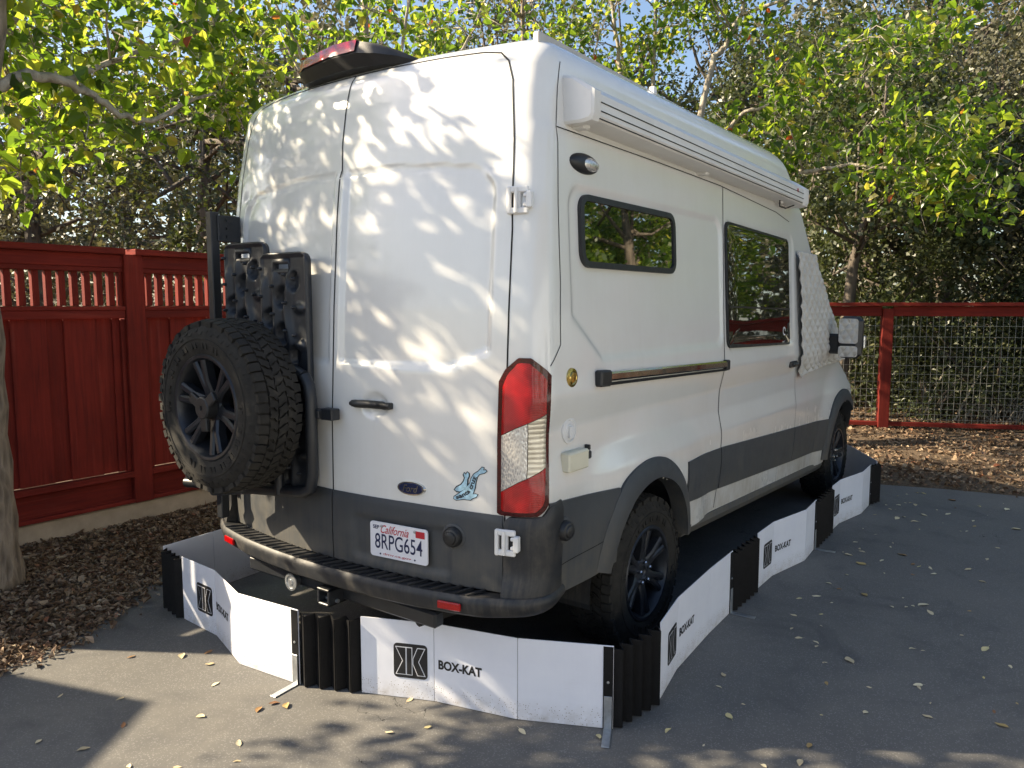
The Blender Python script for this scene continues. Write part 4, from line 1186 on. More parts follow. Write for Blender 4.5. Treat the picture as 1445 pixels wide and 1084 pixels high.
# ---- wheels
def make_wheel(parent, loc, rz, spare=False, rot=0.0):
    """outward axis is local +X"""
    hub = knob('wheel', (0, 0, 0), (1, 0, 0), 1.0, MAT['under_dark'], [(-.10, .03), (-.10, .165), (-.07, .165), (-.07, .05), (.03, .05), (.03, 0)], parent)
    hub.location = loc; hub.rotation_euler = (rot, 0, rz); hub.rotation_mode = 'XYZ'
    hub.rotation_euler = (Matrix.Rotation(rz, 3, 'Z') @ Matrix.Rotation(rot, 3, 'X')).to_euler()
    R0, wd = .378, .124
    prof = [(-.105, .222), (-.118, .245), (-.126, .29), (-.124, .325), (-.112, .352), (-.096, .368), (-.05, R0), (.05, R0), (.096, .368), (.112, .352), (.124, .325), (.126, .29), (.118, .245), (.112, .236), (.105, .222)]
    mb = MB(); mb.lathe(prof, 64)
    r2 = random.Random(5)
    # tread blocks in interlocking rows, shoulder lugs wrapping to the sidewall
    def blk(poly, r0, r1, sh=.0):
        n_ = len(poly)
        f = lambda p, r_: (p[0], r_ * math.cos(p[1]), r_ * math.sin(p[1]))
        mb.add([f(p, r1 - sh * max(0, abs(p[0]) - .07)) for p in poly] + [f(((p[0] - poly[0][0]) * 1.0 + poly[0][0], p[1]), r0) for p in poly], [tuple(range(n_))] + [(i, n_ + i, n_ + (i + 1) % n_, (i + 1) % n_) for i in range(n_)])
    N = 27; da = 2 * math.pi / N
    for k in range(N):
        a = k * da
        j = lambda q=.004: r2.uniform(-q, q)
        for row, (xc_, hw_, ph_) in enumerate(((-.0455, .0195, 0.0), (0.0, .0215, .27), (.0455, .0195, .1))):
            b = a + ph_ * da; h = da * .43
            sk = .12 * da * (1 if row % 2 else -1)
            for half in (0, 1):
                c0 = b + (half - .5) * da * .5; hh = h * .525 * r2.uniform(.95, 1.04)
                P = [(xc_ - hw_ + j(), c0 - hh + sk), (xc_ - hw_ * .2 + j(), c0 - hh * .7), (xc_ + hw_ + j(), c0 - hh - sk), (xc_ + hw_ * .72 + j(), c0 + hh * .1), (xc_ + hw_ + j(), c0 + hh - sk), (xc_ + j(), c0 + hh * .78), (xc_ - hw_ + j(), c0 + hh + sk), (xc_ - hw_ * 1.25 + j(), c0)]
                blk(P, R0 - .012, .390 + r2.uniform(-.001, .001))
        for sgn in (-1, 1):
            for half in (0, 1):
                b = a + (half * .5) * da + (.2 * da if sgn > 0 else 0); hh = da * .215
                ext = .106 if half else .112
                P = [(sgn * .068, b - hh), (sgn * .092, b - hh * .9), (sgn * ext, b - hh * .9), (sgn * ext, b + hh * .9), (sgn * .088, b + hh), (sgn * .068, b + hh * .8)]
                blk(P, .355, .389, .26)
                # sidewall lug
                for r0_, r1_ in ((.352, .322 if half else .334),):
                    q = [(r0_ + .016, b - hh * .8), (r0_ + .016, b + hh * .8), (r1_, b + hh * .6), (r1_, b - hh * .6)]
                    x_ = lambda r_: sgn * np.interp(r_, [.29, .325, .352, .368], [.126, .124, .112, .096])
                    V = [(x_(r_) + sgn * .004, r_ * math.cos(t), r_ * math.sin(t)) for r_, t in q] + [(x_(r_) - sgn * .004, r_ * math.cos(t), r_ * math.sin(t)) for r_, t in q]
                    mb.add(V, [(0, 1, 2, 3), (0, 4, 5, 1), (1, 5, 6, 2), (2, 6, 7, 3), (3, 7, 4, 0)])
    # fine raised ring and block lettering band on the sidewall
    for sgn in (-1, 1):
        mb.lathe([(sgn * .1255, .300), (sgn * .129, .302), (sgn * .129, .306), (sgn * .1255, .308)], 64)
        for k in range(22):
            if k % 11 in (0, 1, 2): continue
            t0 = 2 * math.pi * k / 22
            for e in range(2):
                t1 = t0 + e * .1
                V = [(sgn * .1275, r_ * math.cos(t), r_ * math.sin(t)) for r_, t in ((.262, t1), (.288, t1 + .02), (.288, t1 + .075), (.262, t1 + .055))] + [(sgn * .119, r_ * math.cos(t), r_ * math.sin(t)) for r_, t in ((.262, t1), (.288, t1 + .02), (.288, t1 + .075), (.262, t1 + .055))]
                mb.add(V, [(0, 1, 2, 3), (0, 4, 5, 1), (1, 5, 6, 2), (2, 6, 7, 3), (3, 7, 4, 0)])
    tyre = fixn(mb.build('tyre', MAT['rubber'], hub, True, autos=30)); 
    mb = MB()
    mb.lathe([(.112, .238), (.119, .232), (.117, .220), (.104, .212), (.06, .200), (-.10, .198), (-.112, .236)], 56)
    # six split spokes
    for k in range(6):
        t0 = 2 * math.pi * (k + .5) / 6
        for sgn in (-1, 1):
            P = []
            for r_, tw, xf, hw_ in ((.060, .12, .086, .026), (.12, .115, .099, .0165), (.210, .145, .111, .018)):
                tt = t0 + sgn * tw
                c_ = Vector((0, math.cos(tt), math.sin(tt))); d_ = Vector((0, -math.sin(tt), math.cos(tt)))
                P.append([c_ * r_ + d_ * -hw_ + Vector((xf - .008, 0, 0)), c_ * r_ + d_ * -hw_ * .5 + Vector((xf, 0, 0)), c_ * r_ + d_ * hw_ * .5 + Vector((xf, 0, 0)), c_ * r_ + d_ * hw_ + Vector((xf - .008, 0, 0)), c_ * r_ + d_ * hw_ + Vector((xf - .045, 0, 0)), c_ * r_ - d_ * hw_ + Vector((xf - .045, 0, 0))])
            V = [p for q in P for p in q]; n_ = 6
            mb.add(V, [(i * n_ + q, i * n_ + (q + 1) % n_, (i + 1) * n_ + (q + 1) % n_, (i + 1) * n_ + q) for i in range(2) for q in range(n_)] + [tuple(range(6)), tuple(range(12, 18))])
        # spoke root web
        c_ = Vector((0, math.cos(t0), math.sin(t0))); d_ = Vector((0, -math.sin(t0), math.cos(t0)))
        M = Matrix((Vector((1, 0, 0)), d_, c_)).transposed()
        mb.box(c_ * .085 + Vector((.070, 0, 0)), (.03, .03, .085), M, .004)
    mb.lathe([(.03, .072), (.078, .074), (.086, .066), (.086, .036), (.078, .030), (.078, 0)], 36)
    rim = fixn(mb.build('rim', MAT['rim_paint'], hub, True, autos=35))
    mb = MB()
    if not spare:
        for k in range(5):
            t0 = 2 * math.pi * (k + .25) / 5
            mb = MB(); mb.lathe([(.07, .0105), (.104, .0105), (.110, .007), (.110, 0)], 6, Matrix.Translation((0, .052 * math.cos(t0), .052 * math.sin(t0)))); mb.build('lug_nut', MAT['lug_metal'], hub)
    else:
        mb.lathe([(.07, .052), (.13, .050), (.135, .044), (.135, .012), (.13, .010), (.13, 0)], 24)
        for k in range(3):
            t0 = 2 * math.pi * k / 3 + .35
            c_ = Vector((0, math.cos(t0), math.sin(t0))); d_ = Vector((0, -math.sin(t0), math.cos(t0)))
            M = Matrix((Vector((1, 0, 0)), d_, c_)).transposed()
            mb.box(c_ * .05 + Vector((.120, 0, 0)), (.022, .046, .11), M, .005)
        mb.build('wheel_lock', MAT['black_plastic'], hub, True, autos=30)
    return hub
wheels = []
w0 = make_wheel(van, (1.084, -.900, .39), -math.pi / 2)
def copy_tree(o, parent=None):
    c = o.copy(); COL.objects.link(c); c.parent = parent
    for ch in o.children: copy_tree(ch, c)
    return c
for x, sg, rot in ((4.834, -1, .5), (1.084, 1, .2), (4.834, 1, .9)):
    c = copy_tree(w0, van); c.location = (x, sg * .90, .39)
    c.rotation_euler = (Matrix.Rotation(sg * math.pi / 2, 3, 'Z') @ Matrix.Rotation(rot, 3, 'X')).to_euler()
make_wheel(van, (-.272, .412, 1.262), math.pi, True, .25)

# ---- spare wheel carrier bolted to the door
cr = MB()
cr.tube([(-.115, .075, 1.40), (-.115, .045, 1.36), (-.115, .035, 1.30), (-.115, .035, .96), (-.115, .05, .90), (-.115, .10, .875), (-.115, .17, .868), (-.125, .45, .845), (-.15, .74, .80)], .027, 12)
cr.tube([(-.115, .075, 1.40), (-.115, .14, 1.425), (-.10, .5, 1.44), (-.06, .90, 1.44)], .025, 12)
cr.tube([(-.13, .25, .85), (-.13, .25, 1.43)], .022, 10)
cr.tube([(-.13, .60, .82), (-.13, .60, 1.44)], .022, 10)
cr.tube([(-.09, .90, .80), (-.12, 1.03, .795)], .026, 12)
cr.build('tyre_carrier', MAT['black_steel'], van, True, autos=40)
cr = MB(); cr.box((-.15, .412, 1.262), (.08, .17, .17), None, .01); cr.box((-.13, .42, 1.262), (.02, .42, .06), None, .004)
cr.build('wheel_mount', MAT['black_steel'], van)
cr = MB(); cr.bar((-.085, -.01, 1.235), (-.085, .10, 1.235), .055, .040, ch=.004); cr.box((-.068, -.035, 1.235), (.05, .075, .050), None, .004); cr.build('carrier_latch', MAT['black_steel'], van)
cr = MB(); cr.bar((-.030, .850, .62), (-.030, .850, 2.17), .046, .046, up=(1, 0, 0), ch=.004); cr.box((.045, .84, 2.09), (.13, .045, .13), None, .004); cr.box((.045, .84, 1.50), (.14, .045, .13), None, .004)
for z in (2.05, 2.09, 2.13): cr.box((.03, .816, z), (.012, .012, .012))
cr.build('carrier_hinge_post', MAT['black_steel'], van)

# ---- mirrors
for sg in (-1, 1):
    mb = MB(); mb.box((4.20, sg * 1.225, 1.455), (.10, .185, .33), Matrix.Rotation(sg * .13, 3, 'Z') @ Matrix.Rotation(.03, 3, 'X'), .035); mi = mb.build('door_mirror', MAT['black_plastic'], van, True, autos=40)
    for zc, h in ((1.505, .195), (1.345, .085)):
        mb = MB(); M = Matrix.Rotation(sg * .13, 3, 'Z')
        mb.prism(rr2(.148, h, .022), lambda p: Vector((4.20, sg * 1.225, zc)) + M @ Vector((-.053, sg * p[0], p[1])), lambda p: Vector((4.20, sg * 1.225, zc)) + M @ Vector((-.046, sg * p[0], p[1])))
        fixn(mb.build('mirror_glass', MAT['mirror_glass'], mi))
    mb = MB(); mb.box((4.22, sg * 1.325, 1.42), (.06, .016, .10), None, .006); mb.build('indicator_lens', MAT['clear_lens'], mi)
    mb = MB(); mb.box((4.24, sg * 1.09, 1.40), (.09, .14, .16), Matrix.Rotation(sg * .2, 3, 'Z'), .02); mb.build('mirror_arm', MAT['black_plastic'], mi, True, autos=40)

# ---- quilted window cover over the cab glass
nu, nv = 190, 110
half = []
V = []
for j in range(nv):
    z = 1.175 + (2.085 - 1.175) * j / (nv - 1)
    xl = float(np.interp(z, [1.17, 1.3, 1.6, 2.09], [3.545, 3.50, 3.47, 3.435]))
    sl = float(s_of_x(xl, z)); w_, xr_, y1_, ph_, xc_, L_, xs_0, fb_0 = [float(q) for q in ring(z)]
    sm = y1_ + L_ + (xs_0 - xc_) + fb_0
    ss = np.linspace(sl, sm, nu)
    U = (ss - sl); 
    q1 = np.abs(np.sin((U * .62 + z * .9) * math.pi / .085)) ; q2 = np.abs(np.sin((U * .62 - z * .9) * math.pi / .085))
    puff = .017 * np.minimum(q1, q2) ** .55
    fold = .012 * np.sin(U * 9 + z * 14) * np.exp(-((z - 1.25) / .12) ** 2) + .01 * np.sin(z * 8 + U * 3)
    edge = np.minimum(1, np.minimum((z - 1.175) / .03, U / .03)) if True else 1
    off = .016 + puff + fold * .6 + .01 * (1 - np.clip(edge, 0, 1)) * .3
    lowcut = np.interp(U, [0, .12, .5, 1.0, 1.6], [0, .02, .045, .06, .1]) * max(0, 1 - j / 10)
    P = np.array([body_pt(ss[i], z + lowcut[i], off[i], -1, False) for i in range(nu)])
    half.append(P)
Hh = np.array(half)                        # nv x nu
full = np.concatenate([Hh, (Hh * np.array([1, -1, 1]))[:, ::-1][:, 1:]], 1)
n_v, n_u = full.shape[:2]
me = np_mesh('window_cover', full.reshape(-1, 3), quads(n_v, n_u, True), True)
qc = link('window_cover', me, MAT['quilt'])
qc.modifiers.new('t', 'SOLIDIFY').thickness = .008
tag(qc, 'cream quilted insulating cover wrapped over the cab windows of the van', 'window cover')
mb = MB(); mb.tube([full[k, 0] + np.array((0, -.004, 0)) for k in range(0, n_v, 3)], .0065, 6); mb.tube([full[0, k] + np.array((0, -.004, 0)) for k in range(0, nu, 3)], .0065, 6); mb.tube([full[-1, k] + np.array((0, -.004, 0)) for k in range(0, nu, 3)], .0065, 6)
mb.build('hem', MAT['quilt'], qc, True)

# ---- two traction boards strapped behind the spare wheel
def traction_board(name, org, w, h, label):
    """org = lower corner towards +y; board lies in the y-z plane facing -x"""
    NX, NZ = 40, 116
    U, Vv = np.meshgrid(np.linspace(0, 1, NX), np.linspace(0, 1, NZ), indexing='ij')
    zv = Vv * h; ck = np.clip((np.abs(zv - h / 2) - (h / 2 - .045)) / .045, 0, 1); ins = .045 * (1 - np.sqrt(1 - ck * ck)); y = ins + U * (w - 2 * ins)
    d = np.full_like(U, .012)
    # ridges, scallops and moulded pockets
    d += .020 * np.exp(-((np.abs(y - w * .33) - .0) / .022) ** 2) * sstep(.02, .12, h - zv)
    d += .020 * np.exp(-((np.abs(y - w * .60 - .012 * np.sin(zv * 21))) / .022) ** 2) * sstep(.06, .14, h - zv)
    d += .022 * np.exp(-((np.abs(y - w * .08)) / .024) ** 2) * sstep(.08, .16, h - zv)
    for k in range(7):
        zc = h - .20 - k * .165
        for (yc, ry, rz_) in ((w * .46, .036, .052), (w * .20, .034, .046) if k % 2 else (w * .72, .030, .045)):
            r_ = np.hypot((y - yc) / ry, (zv - zc - (.07 if yc != w * .46 else 0)) / rz_)
            d -= .042 * (1 - sstep(.75, 1.02, r_))
        r_ = np.hypot((y - w * .84) / .055, (zv - zc + .05) / .030); d += .018 * (1 - sstep(.2, 1.0, r_))
    d = np.where((np.abs(y - w * .46) < .055) & (np.abs(zv - (h - .055)) < .022), -.004, d)
    ed = np.minimum(np.minimum(y, w - y), np.minimum(zv, h - zv)); d = np.where(ed < .016, .020, d)
    P = np.stack([-d, -y, zv], -1).reshape(-1, 3)
    B = np.stack([np.full_like(d, .012), -y, zv], -1).reshape(-1, 3)
    q = quads(NX, NZ, False); n_ = NX * NZ
    cy_ = (-P[q].mean(1)[:, 1]); cz_ = P[q].mean(1)[:, 2]; q = q[~((np.abs(cy_ - w * .46) < .050) & (np.abs(cz_ - (h - .062)) < .022))]
    idx = lambda i, j: i * NZ + j
    edge = [idx(i, 0) for i in range(NX)] + [idx(NX - 1, j) for j in range(1, NZ)] + [idx(i, NZ - 1) for i in range(NX - 2, -1, -1)] + [idx(0, j) for j in range(NZ - 2, 0, -1)]
    sk = np.array([(b, a, a + n_, b + n_) for a, b in zip(edge, edge[1:] + edge[:1])])
    o = link(name, np_mesh(name, np.concatenate([P, B]), np.concatenate([q, q[:, ::-1] + n_, sk]), True), MAT['board_plastic'], None, org)
    fixn(o); tag(o, label, 'traction board', 'traction boards strapped to the rear door')
    mb = MB(); mb.tube([(-.004, -(w * .46 + a), h - .062 + b) for a, b in ((-.055, -.024), (.055, -.024), (.055, .024), (-.055, .024), (-.055, -.024))], .016, 8, False); mb.build('handle_rim', MAT['board_plastic'], o, True)
    # studs
    mb = MB()
    for k in range(8):
        for yy, dz in ((w * .33, 0), (w * .60, .05), (w * .08, .08), (w * .80, .03)):
            z = h - .15 - k * .125 + dz
            if z > h - .05 or z < .03: continue
            mb.lathe([(.0, .0085), (-.018, .0065), (-.021, .004), (-.021, 0)], 8, Matrix.Translation((-.030, -yy, z)))
    fixn(mb.build('stud', MAT['board_plastic'], o, True, autos=40))
    return o
traction_board('traction_board', (-.060, .415, .86), .325, 1.085, 'black studded traction board with its full handle slot showing, overlapping its neighbour')
traction_board('traction_board', (-.036, .725, .92), .315, 1.085, 'black studded traction board beside the carrier post, half hidden by its neighbour')

# ================================================================== FOLDING BARRIER
BH = .35
def bellows(mb, a, b, n, depth):
    a = Vector((*a, 0)); b = Vector((*b, 0)); d = b - a; nn = Vector((d.y, -d.x, 0)).normalized()
    P = []
    for k in range(2 * n + 1):
        P.append(a + d * (k / (2 * n)) + nn * (depth if k % 2 else -depth))
    th = .003; V = []; F = []
    for i, p in enumerate(P):
        for o_ in (-th, th):
            for z in (.004, BH - .012 - .006 * (i % 2)): V.append((p.x + d.normalized().x * o_, p.y + d.normalized().y * o_, z))
    for i in range(len(P) - 1):
        a0 = i * 4; b0 = a0 + 4
        F += [(a0, b0, b0 + 1, a0 + 1), (a0 + 2, a0 + 3, b0 + 3, b0 + 2), (a0 + 1, b0 + 1, b0 + 3, a0 + 3), (a0, a0 + 2, b0 + 2, b0)]
    e = (len(P) - 1) * 4
    F += [(0, 1, 3, 2), (e, e + 2, e + 3, e + 1)]
    mb.add(V, F)
def logo(parent, P):
    """P(u,v,o) centred panel coordinates in metres"""
    s = .0775
    mb = MB(); mb.prism(rr2(2 * s, 2 * s, .018), lambda p: P(p[0], p[1], .0012), lambda p: P(p[0], p[1], .0)); em = fixn(mb.build('emblem', MAT['ink_black'], parent))
    H_ = .060
    half = [(.010, -H_), (.010, -.022), (.022, -.010) , (.036, -H_), (.066, -H_), (.036, -.0), (.066, H_), (.034, H_), (.012, .014), (.010, H_)]
    right = [(.004, -H_), (.016, -H_), (.016, -.018), (.034, -H_), (.066, -H_), (.033, 0), (.066, H_), (.034, H_), (.016, .018), (.016, H_), (.004, H_)]
    left = [(-.008, -H_), (-.064, -H_), (-.026, 0), (-.064, H_), (-.008, H_)]
    cenr = [(-.020, -H_), (.010, -H_), (.010, H_), (-.020, H_)]
    mbw = MB(); mbb = MB()
    def grow(poly, g):
        n = len(poly); out = []
        for i in range(n):
            a, b, c = poly[i - 1], poly[i], poly[(i + 1) % n]
            e1 = (b[0] - a[0], b[1] - a[1]); e2 = (c[0] - b[0], c[1] - b[1])
            l1 = math.hypot(*e1); l2 = math.hypot(*e2)
            n1 = (e1[1] / l1, -e1[0] / l1); n2 = (e2[1] / l2, -e2[0] / l2)
            m_ = (n1[0] + n2[0], n1[1] + n2[1]); q = max(.35, (1 + n1[0] * n2[0] + n1[1] * n2[1])); out.append((b[0] + m_[0] / q * g, b[1] + m_[1] / q * g))
        return out
    area = lambda p: sum(p[i - 1][0] * p[i][1] - p[i][0] * p[i - 1][1] for i in range(len(p)))
    K = [(.014, -H_), (.030, -H_), (.030, -.020), (.048, -H_), (.066, -H_ + .0), (.036, 0), (.066, H_), (.040, H_), (.030, .022), (.030, H_), (.014, H_)]
    shapes = [[(-.064, H_), (-.022, H_), (-.022, -H_), (-.064, -H_), (-.034, 0)], [(-.016, H_), (.006, H_), (.006, -H_), (-.016, -H_)], [(.014, .012), (.034, H_), (.064, H_), (.036, 0), (.064, -H_), (.034, -H_), (.014, -.012)]]
    for q in shapes:
        if area(q) < 0: q = q[::-1]
        mbw.add([P(*p, .0022) for p in grow(q, .0034)], [tuple(range(len(q)))])
        mbb.add([P(*p, .0032) for p in q], [tuple(range(len(q)))])
    mbw.build('emblem_outline', MAT['plate_white'], em); mbb.build('emblem_figure', MAT['ink_black'], em)
def barrier(pts, label, marks=True, bel=None, foot=True, strip=True):
    """pts: fold points on the ground, left to right as seen from outside; bel = (end point, pleats) continuing to the right"""
    root = empty('barrier_section', (pts[0][0], pts[0][1], 0), 0, label, 'barrier', 'folding barrier sections set round the van')
    inv = Matrix.Translation((-pts[0][0], -pts[0][1], 0))
    def put(mb, name, mat, par=root):
        o = mb.build(name, mat, par)
        if par is root: o.matrix_parent_inverse = inv
        return o
    for i, (a, b) in enumerate(zip(pts[:-1], pts[1:])):
        A = Vector((*a, 0)); B = Vector((*b, 0)); d = (B - A); L = d.length; d.normalize(); n = Vector((d.y, -d.x, 0))
        # local frame mesh: x along, y outward, so the plastic's ribs run upright
        mb = MB(); mb.box((L / 2, 0, BH / 2 + .002), (L - .002, .005, BH), None, .0012)
        o = put(mb, 'panel', MAT['barrier']); M4 = Matrix.Translation(A) @ Matrix((d, -n, Vector((0, 0, 1)))).transposed().to_4x4()
        o.matrix_parent_inverse = Matrix.Identity(4); o.matrix_basis = inv @ M4
        Pf = lambda u, v, o_=0: Vector((u, -.0025 - o_, v))
        if marks and i == 0: logo(o, lambda u, v, o_: Pf(L - .030 - .0775 + u, .172 + v, o_ + .0004))
        if marks and i == 1:
            mb = MB(); text_on(mb, 'BOX-KAT', lambda u, v: Pf(u, v, .0012), .205, .042, .022, .152, offset=.038); mb.build('lettering', MAT['ink_black'], o)
        if strip and i == len(pts) - 2:
            mb = MB(); mb.box((L - .022, -.0045, BH / 2), (.040, .003, BH - .004)); mb.build('end_strip', MAT['vinyl_black'], o)
            mb = MB()
            for z in (.10, .20): mb.lathe([(0, .006), (.003, .005), (.004, 0)], 10, Matrix.Translation((L - .022, -.007, z)) @ Matrix.Rotation(-math.pi / 2, 4, 'Z'))
            mb.build('rivet', MAT['galvanised'], o)
            if foot:
                mb = MB(); mb.box((L - .022, -.009, .072), (.032, .004, .14), None, .001); mb.box((L - .022, -.075, .0035), (.032, .135, .004), None, .001); mb.build('foot_bracket', MAT['galvanised'], o)
    if bel:
        mb = MB(); bellows(mb, pts[-1], bel[0], bel[1], bel[2]); put(mb, 'bellows', MAT['vinyl_black'])
    return root
Lp = [(-.068, 1.196), (-.091, .856), (-.212, .481), (-.175, .085)]
Rp = [(-.059, -.190), (.073, -.503), (.164, -.880), (.331, -1.236)]
S1 = [(.654, -1.286), (.963, -1.229), (1.427, -1.199), (1.79, -1.188)]
S2 = [(2.196, -1.192), (2.496, -1.193), (2.919, -1.276), (3.235, -1.259)]
S3 = [(3.733, -1.247), (3.991, -1.244), (4.399, -1.321), (4.760, -1.314)]
barrier(Lp, 'white barrier section with emblem, half sunlit, below the spare wheel', bel=((-.062, -.185), 4, .020))
barrier(Rp, 'white barrier section with emblem in front of the licence plate and rear bumper', bel=((.645, -1.292), 5, .022))
barrier(S1, 'white barrier section with emblem beside the rear wheel of the van', bel=((2.190, -1.194), 6, .024))
barrier(S2, 'white barrier section with emblem below the sliding door of the van', bel=((3.728, -1.249), 6, .024))
barrier(S3, 'white barrier section with emblem beside the front wheel of the van', bel=((4.935, -1.352), 3, .022), foot=False)
S4 = [(4.945, -1.325), (5.56, -.975), (5.98, -.62), (6.10, -.25)]
barrier(S4, 'white barrier section folded across ahead of the front wheel', marks=True, bel=((6.12, .05), 3, .02), foot=False)
SL = [(1.60, 1.50), (1.10, 1.515), (.66, 1.500), (.30, 1.475), (-.03, 1.450)]
barrier(SL, 'plain white barrier section on the fence side of the van', marks=False, bel=((-.075, 1.205), 4, .022), foot=False, strip=False)

# ================================================================== FALLEN LEAVES ON THE ASPHALT
protos = []
for k in range(6):
    r2 = np.random.default_rng(40 + k)
    n = 9; L = 1.0; V = []; F = []
    curl = r2.uniform(.1, .5); wid = r2.uniform(.20, .34); bend = r2.uniform(-.15, .15)
    for i in range(n):
        u = i / (n - 1); w_ = wid * math.sin(math.pi * min(1, u * 1.02)) ** .7 * (1.1 - .4 * u) + .01
        for s in (-1, 0, 1):
            V.append((u - .5, s * w_ + bend * math.sin(u * 3), .03 + curl * (s * s) * w_ * .9 + .10 * (u - .5) ** 2 + .02 * math.sin(u * 9 + k) * abs(s)))
    for i in range(n - 1):
        for s in range(2): F.append((i * 3 + s, i * 3 + s + 1, (i + 1) * 3 + s + 1, (i + 1) * 3 + s))
    b = len(V); V += [(-.5, -.012, .035), (-.5, .012, .035), (-.78, bend * .5 + .008, .05), (-.78, bend * .5 - .008, .05)]; F.append((b, b + 1, b + 2, b + 3))
    me = bpy.data.meshes.new('fallen_leaf'); me.from_pydata(V, [], F); me.materials.append(MAT['fallen']); me.polygons.foreach_set('use_smooth', np.ones(len(F), bool)); protos.append(me)
spots = [(-.60, .20, 0), (-.42, .05, 0), (-.72, .62, 0), (-.86, .86, 0), (-.82, .40, 0), (-1.08, .55, 0), (-.30, .60, 0), (-.33, .78, 0), (-.23, .72, 0), (-.48, .98, 0), (-.40, .40, 0), (-1.0, .35, 0), (-.95, .10, 0), (-.33, -.02, 0), (-.35, .04, 0), (.02, -.40, 0), (.10, -.95, 0), (-.22, -.52, 0), (.25, -1.22, 0), (-.10, -.62, 0), (-.62, -.10, 0), (-.70, -.20, 0), (-.85, -.05, 0)]
pts_ = []
for x, y, _ in spots: pts_.append((x, y, rnd.uniform(.030, .055)))
while len(pts_) < 225:
    x = rnd.uniform(-.4, 5.5); y = -1.42 - abs(rnd.gauss(0, 1.0)) if rnd.random() < .75 else rnd.uniform(-5, -1.4)
    if y < -5: continue
    pts_.append((x, y, rnd.choice((.018, .026, .034, .044, .058)) * rnd.uniform(.85, 1.2)))
for i, (x, y, s) in enumerate(pts_):
    o = bpy.data.objects.new('fallen_leaf', protos[i % 6]); COL.objects.link(o)
    o.location = (x, y, .001); o.rotation_euler = (rnd.uniform(-.15, .15), rnd.uniform(-.15, .15), rnd.uniform(0, 6.28)); o.scale = (s, s, s)
    if i < len(spots): tag(o, 'dry leaf on the sunlit asphalt between the shed shadow and the barrier', 'leaf', 'dry leaves on the sunlit asphalt')
    elif x < 2.0: tag(o, 'small dry leaf on the shaded asphalt out from the rear wheel', 'leaf', 'dry leaves out from the rear wheel')
    elif x < 3.8: tag(o, 'small dry leaf on the shaded asphalt out from the sliding door', 'leaf', 'dry leaves out from the sliding door')
    else: tag(o, 'small dry leaf on the shaded asphalt out from the front wheel', 'leaf', 'dry leaves out from the front wheel')

# ================================================================== TREES
def branch_path(p, d, L, n, wob, r_, grav=0.0):
    P = [np.array(p, float)]; d = np.array(d, float); d /= np.linalg.norm(d)
    for k in range(n):
        d = d + r_.normal(size=3) * wob + np.array((0, 0, grav)); d /= np.linalg.norm(d); P.append(P[-1] + d * L / n)
    return P
def pear_tree(name, label, stems, clusters, seed, leaf=.078, per=44, spread=.24, group='broadleaf trees beside the driveway', radii=None):
    """stems: list of (path, r0, r1); clusters: list of leaf-cluster centres; each cluster gets a twig from the nearest stem point"""
    r_ = np.random.default_rng(seed)
    base = stems[0][0][0]
    root = empty(name, (float(base[0]), float(base[1]), 0), 0, label, 'tree', group)
    inv = Matrix.Translation((-float(base[0]), -float(base[1]), 0))
    pool = []; mb = MB()
    for i, (path, r0, r1) in enumerate(stems):
        path = [np.array(p, float) for p in path]
        fine = []
        for a, b in zip(path[:-1], path[1:]):
            for k in range(4): fine.append(a + (b - a) * k / 4 + r_.normal(size=3) * min(r0, .03) * .35 * (1 if (k or fine) else 0))
        fine.append(path[-1]); n = len(fine)
        rs = [r0 + (r1 - r0) * (k / (n - 1)) for k in range(n)]
        if i == 0 and path[0][2] < .3: rs[0] *= 1.16; rs[1] *= 1.06
        t_ = MB(); t_.tube(fine, rs, 14 if i == 0 else 8)
        o = t_.build('trunk' if i == 0 else 'limb', MAT['bark_pear'] if i == 0 else MAT['bark_twig'], root, True); o.matrix_parent_inverse = inv
        pool += [(p, rs[k]) for k, p in enumerate(fine) if k > n * .25]
    PP = np.array([p for p, _ in pool]); C_all = []
    for c in clusters:
        c = np.array(c, float)
        dist = np.linalg.norm(PP - c, axis=1) + np.maximum(0, PP[:, 2] - c[2]) * .6
        k = int(np.argmin(dist)); a = PP[k]; v = c - a; L = np.linalg.norm(v)
        if L > .08:
            m1 = a + v * .35 + r_.normal(size=3) * L * .07 + np.array((0, 0, .06 * L)); m2 = a + v * .7 + r_.normal(size=3) * L * .06 + np.array((0, 0, .05 * L))
            rr0 = min(pool[k][1] * .6, .006 + .010 * L)
            mb.tube([a, m1, m2, c], [rr0, rr0 * .75, rr0 * .5, .002], 5)
        else: v = r_.normal(size=3)
        u = v / max(np.linalg.norm(v), 1e-6)
        for _ in range(5):
            e = c + (u * r_.uniform(-.2, 1.0) + r_.normal(size=3) * .6) * spread; mb.tube([c, (c + e) / 2 + r_.normal(size=3) * .02, e], [.0035, .0028, .0015], 4)
        n = max(4, int(per * r_.uniform(.6, 1.4)))
        q = r_.normal(size=(n, 3)) * spread * .62 + u * (r_.uniform(-.6, 1.0, n)[:, None]) * spread
        q[:, 2] *= .85
        C_all.append(c + q)
    o = mb.build('twigs', MAT['bark_twig'], root, True); o.matrix_parent_inverse = inv; tag(o, kind='stuff')
    C_all = np.concatenate(C_all)
    V, Q = leaf_arrays(C_all, leaf * r_.choice([.55, .8, 1.0, 1.15], len(C_all)), None, droop=.9, aspect=r_.uniform(.6, .9, len(C_all))[:, None], fold=.42, heart=True, r=r_)
    o = leaf_mesh('crown', V, Q, len(C_all), 6, MAT['leaf_pear'], root, rv=np.clip(r_.beta(1.3, 1.7, len(C_all)) + (r_.random(len(C_all)) > .992) * .5, 0, 1)); o.matrix_parent_inverse = inv
    return root
